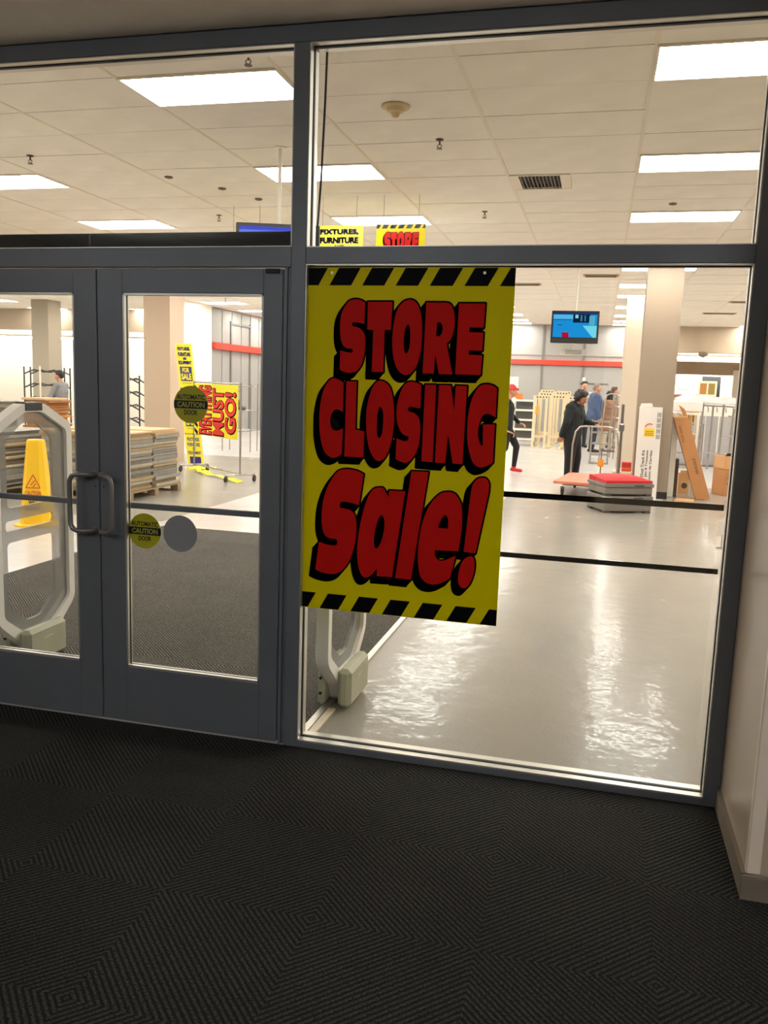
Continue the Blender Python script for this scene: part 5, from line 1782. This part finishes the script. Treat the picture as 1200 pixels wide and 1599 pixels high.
def person(label, loc, rz, J, mats, hair, height=1.70, voxel=0.009, jacket=1.0, long_coat=False, hood=False, hair_style='short', extra=None):
    """J: joints in a frame facing +X, left +Y, for a 1.70 m figure"""
    S = height / 1.70
    D = dict(head=(0.03, 0, 1.585), neck=(-0.005, 0, 1.44), chest=(0, 0, 1.27), waist=(0.0, 0, 1.06), pelvis=(-0.01, 0, 0.93),
             shl=(-0.01, 0.175, 1.385), shr=(-0.01, -0.175, 1.385), ell=(-0.03, 0.235, 1.11), elr=(-0.03, -0.235, 1.11), wrl=(0.06, 0.235, 0.875), wrr=(0.06, -0.235, 0.875),
             hdl=(0.09, 0.23, 0.80), hdr=(0.09, -0.23, 0.80),
             hpl=(-0.01, 0.09, 0.90), hpr=(-0.01, -0.09, 0.90), knl=(0.015, 0.095, 0.49), knr=(0.015, -0.095, 0.49), anl=(-0.02, 0.10, 0.085), anr=(-0.02, -0.10, 0.085),
             tol=(0.13, 0.115, 0.04), tor=(0.13, -0.115, 0.04), look=(1, 0, -0.05))
    D.update(J)
    P = {k: Vector(v) for k, v in D.items() if isinstance(v, tuple)}
    prims = []

    def c(tg, a, ra, b, rb):
        prims.append((tg, Vector(a), ra, Vector(b), rb))
    jk = jacket
    lat = Vector((0, 1, 0))
    sh = (P['shl'] - P['shr']).normalized()
    # trunk
    for s in (-1, 1):
        c('top', P['chest'] + sh * 0.085 * s, 0.112 * jk, P['waist'] + lat * 0.075 * s, 0.105 * jk)
        c('top', P['waist'] + lat * 0.075 * s, 0.105 * jk, P['pelvis'] + lat * 0.085 * s + Vector((0, 0, -0.01)), 0.115 * jk)
        c('trousers', P['pelvis'] + lat * 0.08 * s, 0.108, P['pelvis'] + lat * 0.085 * s + Vector((-0.02, 0, -0.07)), 0.105)
    c('top', P['chest'] + Vector((0, 0, 0.04)), 0.115 * jk, P['waist'], 0.115 * jk)
    c('top', P['shl'], 0.068 * jk, P['shr'], 0.068 * jk)
    c('top', P['chest'], 0.13 * jk, P['neck'] + Vector((-0.01, 0, -0.02)), 0.062)
    c('skin', P['neck'] + Vector((0, 0, -0.03)), 0.055, P['neck'] * 0.5 + P['head'] * 0.5 + Vector((-0.01, 0, 0)), 0.050)
    if long_coat:
        for s in (-1, 1):
            c('top', P['pelvis'] + lat * 0.08 * s, 0.125 * jk, (P['knl'] if s > 0 else P['knr']) + Vector((0, 0, 0.18)), 0.115 * jk)
        c('top', P['pelvis'], 0.13 * jk, (P['knl'] + P['knr']) / 2 + Vector((0, 0, 0.18)), 0.12 * jk)
    if hood:
        c('top', P['neck'] + Vector((-0.075, 0.06, -0.005)), 0.055, P['neck'] + Vector((-0.075, -0.06, -0.005)), 0.055)
        c('top', P['neck'] + Vector((-0.10, 0.0, -0.06)), 0.06, P['neck'] + Vector((-0.03, 0, 0.0)), 0.075)
        c('top', P['neck'] + Vector((0.03, 0.065, -0.015)), 0.032, P['neck'] + Vector((-0.05, 0.07, 0.02)), 0.04)
        c('top', P['neck'] + Vector((0.03, -0.065, -0.015)), 0.032, P['neck'] + Vector((-0.05, -0.07, 0.02)), 0.04)
    # limbs
    lg = D.get('legs', 1.0)
    for s in ('l', 'r'):
        c('top', P['sh' + s], 0.062 * jk, P['el' + s], 0.050 * jk)
        e2 = P['el' + s] * 0.10 + P['wr' + s] * 0.90
        c('top', P['el' + s], 0.050 * jk, e2, 0.040 * jk)
        c('skin', P['el' + s] * 0.3 + P['wr' + s] * 0.7, 0.030, P['wr' + s], 0.026)
        c('trousers', P['hp' + s], 0.098 * lg, P['kn' + s], 0.066 * lg)
        c('trousers', P['kn' + s], 0.066 * lg, P['an' + s] + Vector((0, 0, 0.03)), 0.047 * lg)
        a = P['an' + s]
        tdir = (P['to' + s] - a)
        c('shoes', a + Vector((0, 0, 0.0)), 0.044, a + Vector((0, 0, -0.035)), 0.046)
        heel = a + Vector((-tdir.x, -tdir.y, 0)).normalized() * 0.04
        heel.z = a.z - 0.045
        c('shoes', heel, 0.038, P['to' + s], 0.036)
        # hand
        h0, h1 = P['wr' + s], P['hd' + s]
        hd = (h1 - h0).normalized()
        side = hd.cross(Vector((0, 0, 1)))
        side = side.normalized() if side.length > 0.1 else Vector((1, 0, 0))
        curl = D.get('curl' + s, None)
        cdir = Vector(curl) if curl else (Vector((0, -1 if s == 'l' else 1, 0)) if abs(hd.z) > 0.6 else Vector((0, 0, -1)))
        cdir = (cdir - hd * cdir.dot(hd)).normalized()
        wid = hd.cross(cdir).normalized()
        for k in (-1, 0, 1):
            c('skin', h0 + wid * 0.016 * k, 0.017, h1 + wid * 0.026 * k, 0.016)
        for k, ln in enumerate((0.068, 0.078, 0.074, 0.058)):
            b0 = h1 + wid * (0.033 - 0.022 * k)
            b1 = b0 + hd * ln * 0.55 + cdir * ln * 0.15
            b2 = b1 + hd * ln * 0.20 + cdir * ln * 0.45
            b3 = b2 - hd * ln * 0.10 + cdir * ln * 0.35
            c('skin', b0, 0.0105, b1, 0.0098)
            c('skin', b1, 0.0098, b2, 0.0092)
            c('skin', b2, 0.0092, b3, 0.0085)
        ts = 1 if D.get('thumb' + s, 1) > 0 else -1
        tb = h0 * 0.65 + h1 * 0.35 + wid * 0.030 * ts
        t1 = tb + hd * 0.028 + wid * 0.026 * ts + cdir * 0.012
        c('skin', tb, 0.014, t1, 0.012)
        c('skin', t1, 0.012, t1 + hd * 0.028 + cdir * 0.015, 0.010)
    # head
    lk = P['look'].normalized()
    ly = Vector((0, 0, 1)).cross(lk).normalized()
    lz = lk.cross(ly).normalized()
    Hc = P['head']
    hp = lambda a, b, d: Hc + lk * a + ly * b + lz * d
    c('skin', hp(-0.02, 0, 0.03), 0.083, hp(0.012, 0, 0.022), 0.078)
    c('skin', hp(0.018, 0, 0.0), 0.068, hp(0.032, 0, -0.062), 0.048)
    c('skin', hp(0.045, 0, -0.075), 0.030, hp(0.04, 0, -0.09), 0.026)
    c('skin', hp(0.088, 0, 0.012), 0.009, hp(0.104, 0, -0.020), 0.014)
    c('skin', hp(0.070, -0.03, 0.026), 0.014, hp(0.070, 0.03, 0.026), 0.014)
    c('lips', hp(0.083, -0.016, -0.052), 0.008, hp(0.083, 0.016, -0.052), 0.008)
    for s in (-1, 1):
        c('skin', hp(-0.008, 0.082 * s, 0.018), 0.014, hp(-0.002, 0.078 * s, -0.018), 0.010)
        c('eyes', hp(0.0745, 0.029 * s, 0.008), 0.010, hp(0.0750, 0.031 * s, 0.008), 0.010)
        c('skin', hp(0.055, 0.035 * s, -0.025), 0.030, hp(0.045, 0.035 * s, -0.03), 0.030)
    mb = MB()
    for tg, a, ra, b, rb in prims:
        capsule(mb, a * S, ra * S, b * S, rb * S)
    me = remeshed('person', mb, voxel)
    # garments by nearest limb
    names = ['skin', 'top', 'trousers', 'shoes', 'lips', 'eyes']
    mm = [mats.get('skin', SKIN), mats['top'], mats['trousers'], mats['shoes'], mat('lips', (150, 80, 72), 0.5), mat('eyes', (30, 22, 20), 0.2)]
    me.materials.clear()
    for m in mm:
        me.materials.append(m)
    nf = len(me.polygons)
    cen = np.empty(nf * 3)
    me.polygons.foreach_get('center', cen)
    cen = cen.reshape(-1, 3) / S
    best = np.full(nf, 9.0)
    idx = np.zeros(nf, dtype=np.int32)
    for tg, a, ra, b, rb in prims:
        a_, b_ = np.array(a), np.array(b)
        ab_ = b_ - a_
        L2 = max(float(ab_ @ ab_), 1e-9)
        tt = np.clip(((cen - a_) @ ab_) / L2, 0, 1)
        dist = np.linalg.norm(cen - a_ - tt[:, None] * ab_, axis=1) - (ra + (rb - ra) * tt)
        bias = {'lips': -0.003, 'eyes': -0.003}.get(tg, 0.0)
        if tg == 'top':
            bias = -0.002
        dist = dist + bias
        k = dist < best
        best[k] = dist[k]
        idx[k] = names.index(tg)
    me.polygons.foreach_set('material_index', idx)
    me.polygons.foreach_set('use_smooth', [True] * nf)
    me.update()
    o = put('person', me, None, loc)
    o.rotation_euler = (0, 0, rz)
    tag(o, label, 'person')
    # hair
    hb = MB()
    rr = random.Random(len(label))
    q = lambda a, b, d: hp(a, b, d) * S
    if hair_style == 'curly':
        for k in range(120):
            u, v = rr.uniform(0, 2 * math.pi), rr.uniform(-0.85, 1.0)
            rad = math.sqrt(max(0, 1 - v * v))
            a, b, d = rad * math.cos(u), rad * math.sin(u), v
            if a > 0.25 and d < 0.50:
                continue
            hb.sphere(q(-0.04 + 0.098 * a, 0.100 * b, 0.025 + 0.100 * d), rr.uniform(0.020, 0.044) * S, n=8, k=6)
        hb.sphere(q(-0.035, 0, 0.04), 0.098 * S, n=14, k=10)
    elif hair_style == 'bob':
        hb.sphere(q(-0.018, 0, 0.045), 0.096 * S, n=14, k=10)
        for s in (-1, 0, 1):
            capsule(hb, q(-0.045, 0.055 * s, 0.03), 0.055 * S, q(-0.05, 0.06 * s, -0.10), 0.042 * S)
    elif hair_style == 'cap':
        hb.sphere(q(-0.012, 0, 0.05), 0.094 * S, n=14, k=10)
        capsule(hb, q(0.05, -0.03, 0.06), 0.03 * S, q(0.10, 0.0, 0.05), 0.028 * S)
    else:
        hb.sphere(q(-0.022, 0, 0.048), 0.090 * S, n=14, k=10)
        hb.sphere(q(-0.05, 0, 0.01), 0.068 * S, n=14, k=10)
        for k in range(16):
            u = rr.uniform(-1.2, 1.2)
            hb.sphere(q(-0.02 + rr.uniform(-0.05, 0.06), 0.06 * math.sin(u), 0.105 + rr.uniform(-0.01, 0.01)), 0.025 * S, n=8, k=6)
    hm = remeshed('hair', hb, max(voxel, 0.008), 1 if hair_style != 'curly' else 0)
    hm.materials.clear()
    hm.materials.append(hair)
    hm.polygons.foreach_set('use_smooth', [True] * len(hm.polygons))
    put('hair', hm, o)
    if extra:
        extra(o, P, S)
    return o


BLK = mat('cloth_black', (23, 29, 31), 0.85)
BLKT = mat('cloth_black_trousers', (19, 19, 23), 0.85)
NAVYC = mat('cloth_navy', (64, 82, 116), 0.7, var=0.1, vscale=10)
BRN = mat('cloth_brown', (150, 112, 88), 0.8, var=0.05)
GRY = mat('cloth_grey', (128, 128, 130), 0.85)
DKT = mat('cloth_dark_blue', (42, 44, 56), 0.85)
BEI = mat('cloth_beige', (196, 176, 146), 0.85)
REDS = mat('shoe_red', (196, 36, 42), 0.5)
BLKS = mat('shoe_black', (28, 26, 26), 0.5)
HBLK = mat('hair_black', (24, 20, 18), 0.6)
HGRY = mat('hair_grey', (138, 124, 112), 0.7)
HBRN = mat('hair_brown', (92, 62, 44), 0.7)
HDRK = mat('hair_dark', (44, 34, 30), 0.7)
HRED = mat('cap_red', (200, 50, 60), 0.7)


def logo_sleeve(o, P, S):
    pass


# woman pushing the cart: faces +x, left hand on the handle, right hand low behind
person('person with curly black hair in a black hoodie pushing the orange cart', (-0.44, 11.98, 0.0), math.radians(-12),
       dict(head=(0.125, 0.0, 1.535), neck=(0.03, 0, 1.43), chest=(0.01, 0, 1.27), look=(1, -0.28, -0.62),
            shl=(0.05, 0.16, 1.375), shr=(-0.03, -0.17, 1.37), ell=(0.12, 0.24, 1.12), wrl=(0.36, 0.13, 1.075), hdl=(0.42, 0.10, 1.07),
            elr=(-0.06, -0.27, 1.10), wrr=(-0.15, -0.22, 0.87), hdr=(-0.175, -0.20, 0.80), legs=1.45, curll=(0.2, 0, -1),
            knl=(0.06, 0.11, 0.49), knr=(0.0, -0.11, 0.49), anl=(0.05, 0.12, 0.085), tol=(0.20, 0.13, 0.04)),
       dict(top=BLK, trousers=BLKT, shoes=BLKS, skin=SKIN2), HBLK, 1.68, 0.007, jacket=1.36, hood=True, hair_style='curly')
# walker with red shoes, mostly behind the sign
person('person in black with red shoes walking right beside the sale sign edge', (-1.74, 13.3, 0.0), math.radians(8),
       dict(head=(0.05, 0, 1.60), look=(1, 0.0, -0.1), knl=(0.20, 0.09, 0.52), anl=(0.17, 0.10, 0.11), tol=(0.31, 0.10, 0.045), knr=(-0.03, -0.09, 0.50), anr=(-0.24, -0.09, 0.13), tor=(-0.10, -0.09, 0.04),
            ell=(0.08, 0.25, 1.13), wrl=(0.24, 0.22, 0.98), hdl=(0.31, 0.2, 0.96), elr=(-0.16, -0.23, 1.14), wrr=(-0.14, -0.25, 0.88)),
       dict(top=BLK, trousers=BLKT, shoes=REDS), HRED, 1.70, 0.009, hair_style='cap')
person('tall grey haired person in a blue jacket seen from behind the cart pusher', (-0.14, 20.5, 0.0), math.radians(15),
       dict(look=(1, -0.3, 0)), dict(top=NAVYC, trousers=DKT, shoes=BLKS), HGRY, 1.86, 0.010, jacket=1.5)
person('person with dark bobbed hair in a brown coat', (0.24, 21.0, 0.0), math.radians(100),
       dict(legs=1.1), dict(top=BRN, trousers=BEI, shoes=BLKS), HDRK, 1.68, 0.010, jacket=1.3, long_coat=True, hair_style='bob')
person('person with reddish brown hair standing behind the one in the brown coat', (0.36, 22.6, 0.0), math.radians(20),
       dict(), dict(top=mat('cloth_taupe', (140, 116, 104), 0.85), trousers=DKT, shoes=BLKS), HBRN, 1.80, 0.010)
person('dark haired person facing the doors behind the cart pusher', (-0.50, 22.3, 0.0), math.radians(-70),
       dict(), dict(top=mat('cloth_stone', (176, 170, 164), 0.85), trousers=DKT, shoes=BLKS), HBLK, 1.93, 0.010)
person('person in a grey shirt facing left among the black wire racks', (-11.62, 13.05, 0.0), math.radians(185),
       dict(ell=(0.10, 0.27, 1.14), wrl=(0.30, 0.12, 1.05), elr=(0.06, -0.27, 1.14), wrr=(0.28, -0.12, 1.06), hdl=(0.37, 0.08, 1.05), hdr=(0.35, -0.08, 1.06), look=(1, 0, -0.15)),
       dict(top=GRY, trousers=DKT, shoes=BLKS), HBLK, 1.70, 0.010, jacket=1.12)
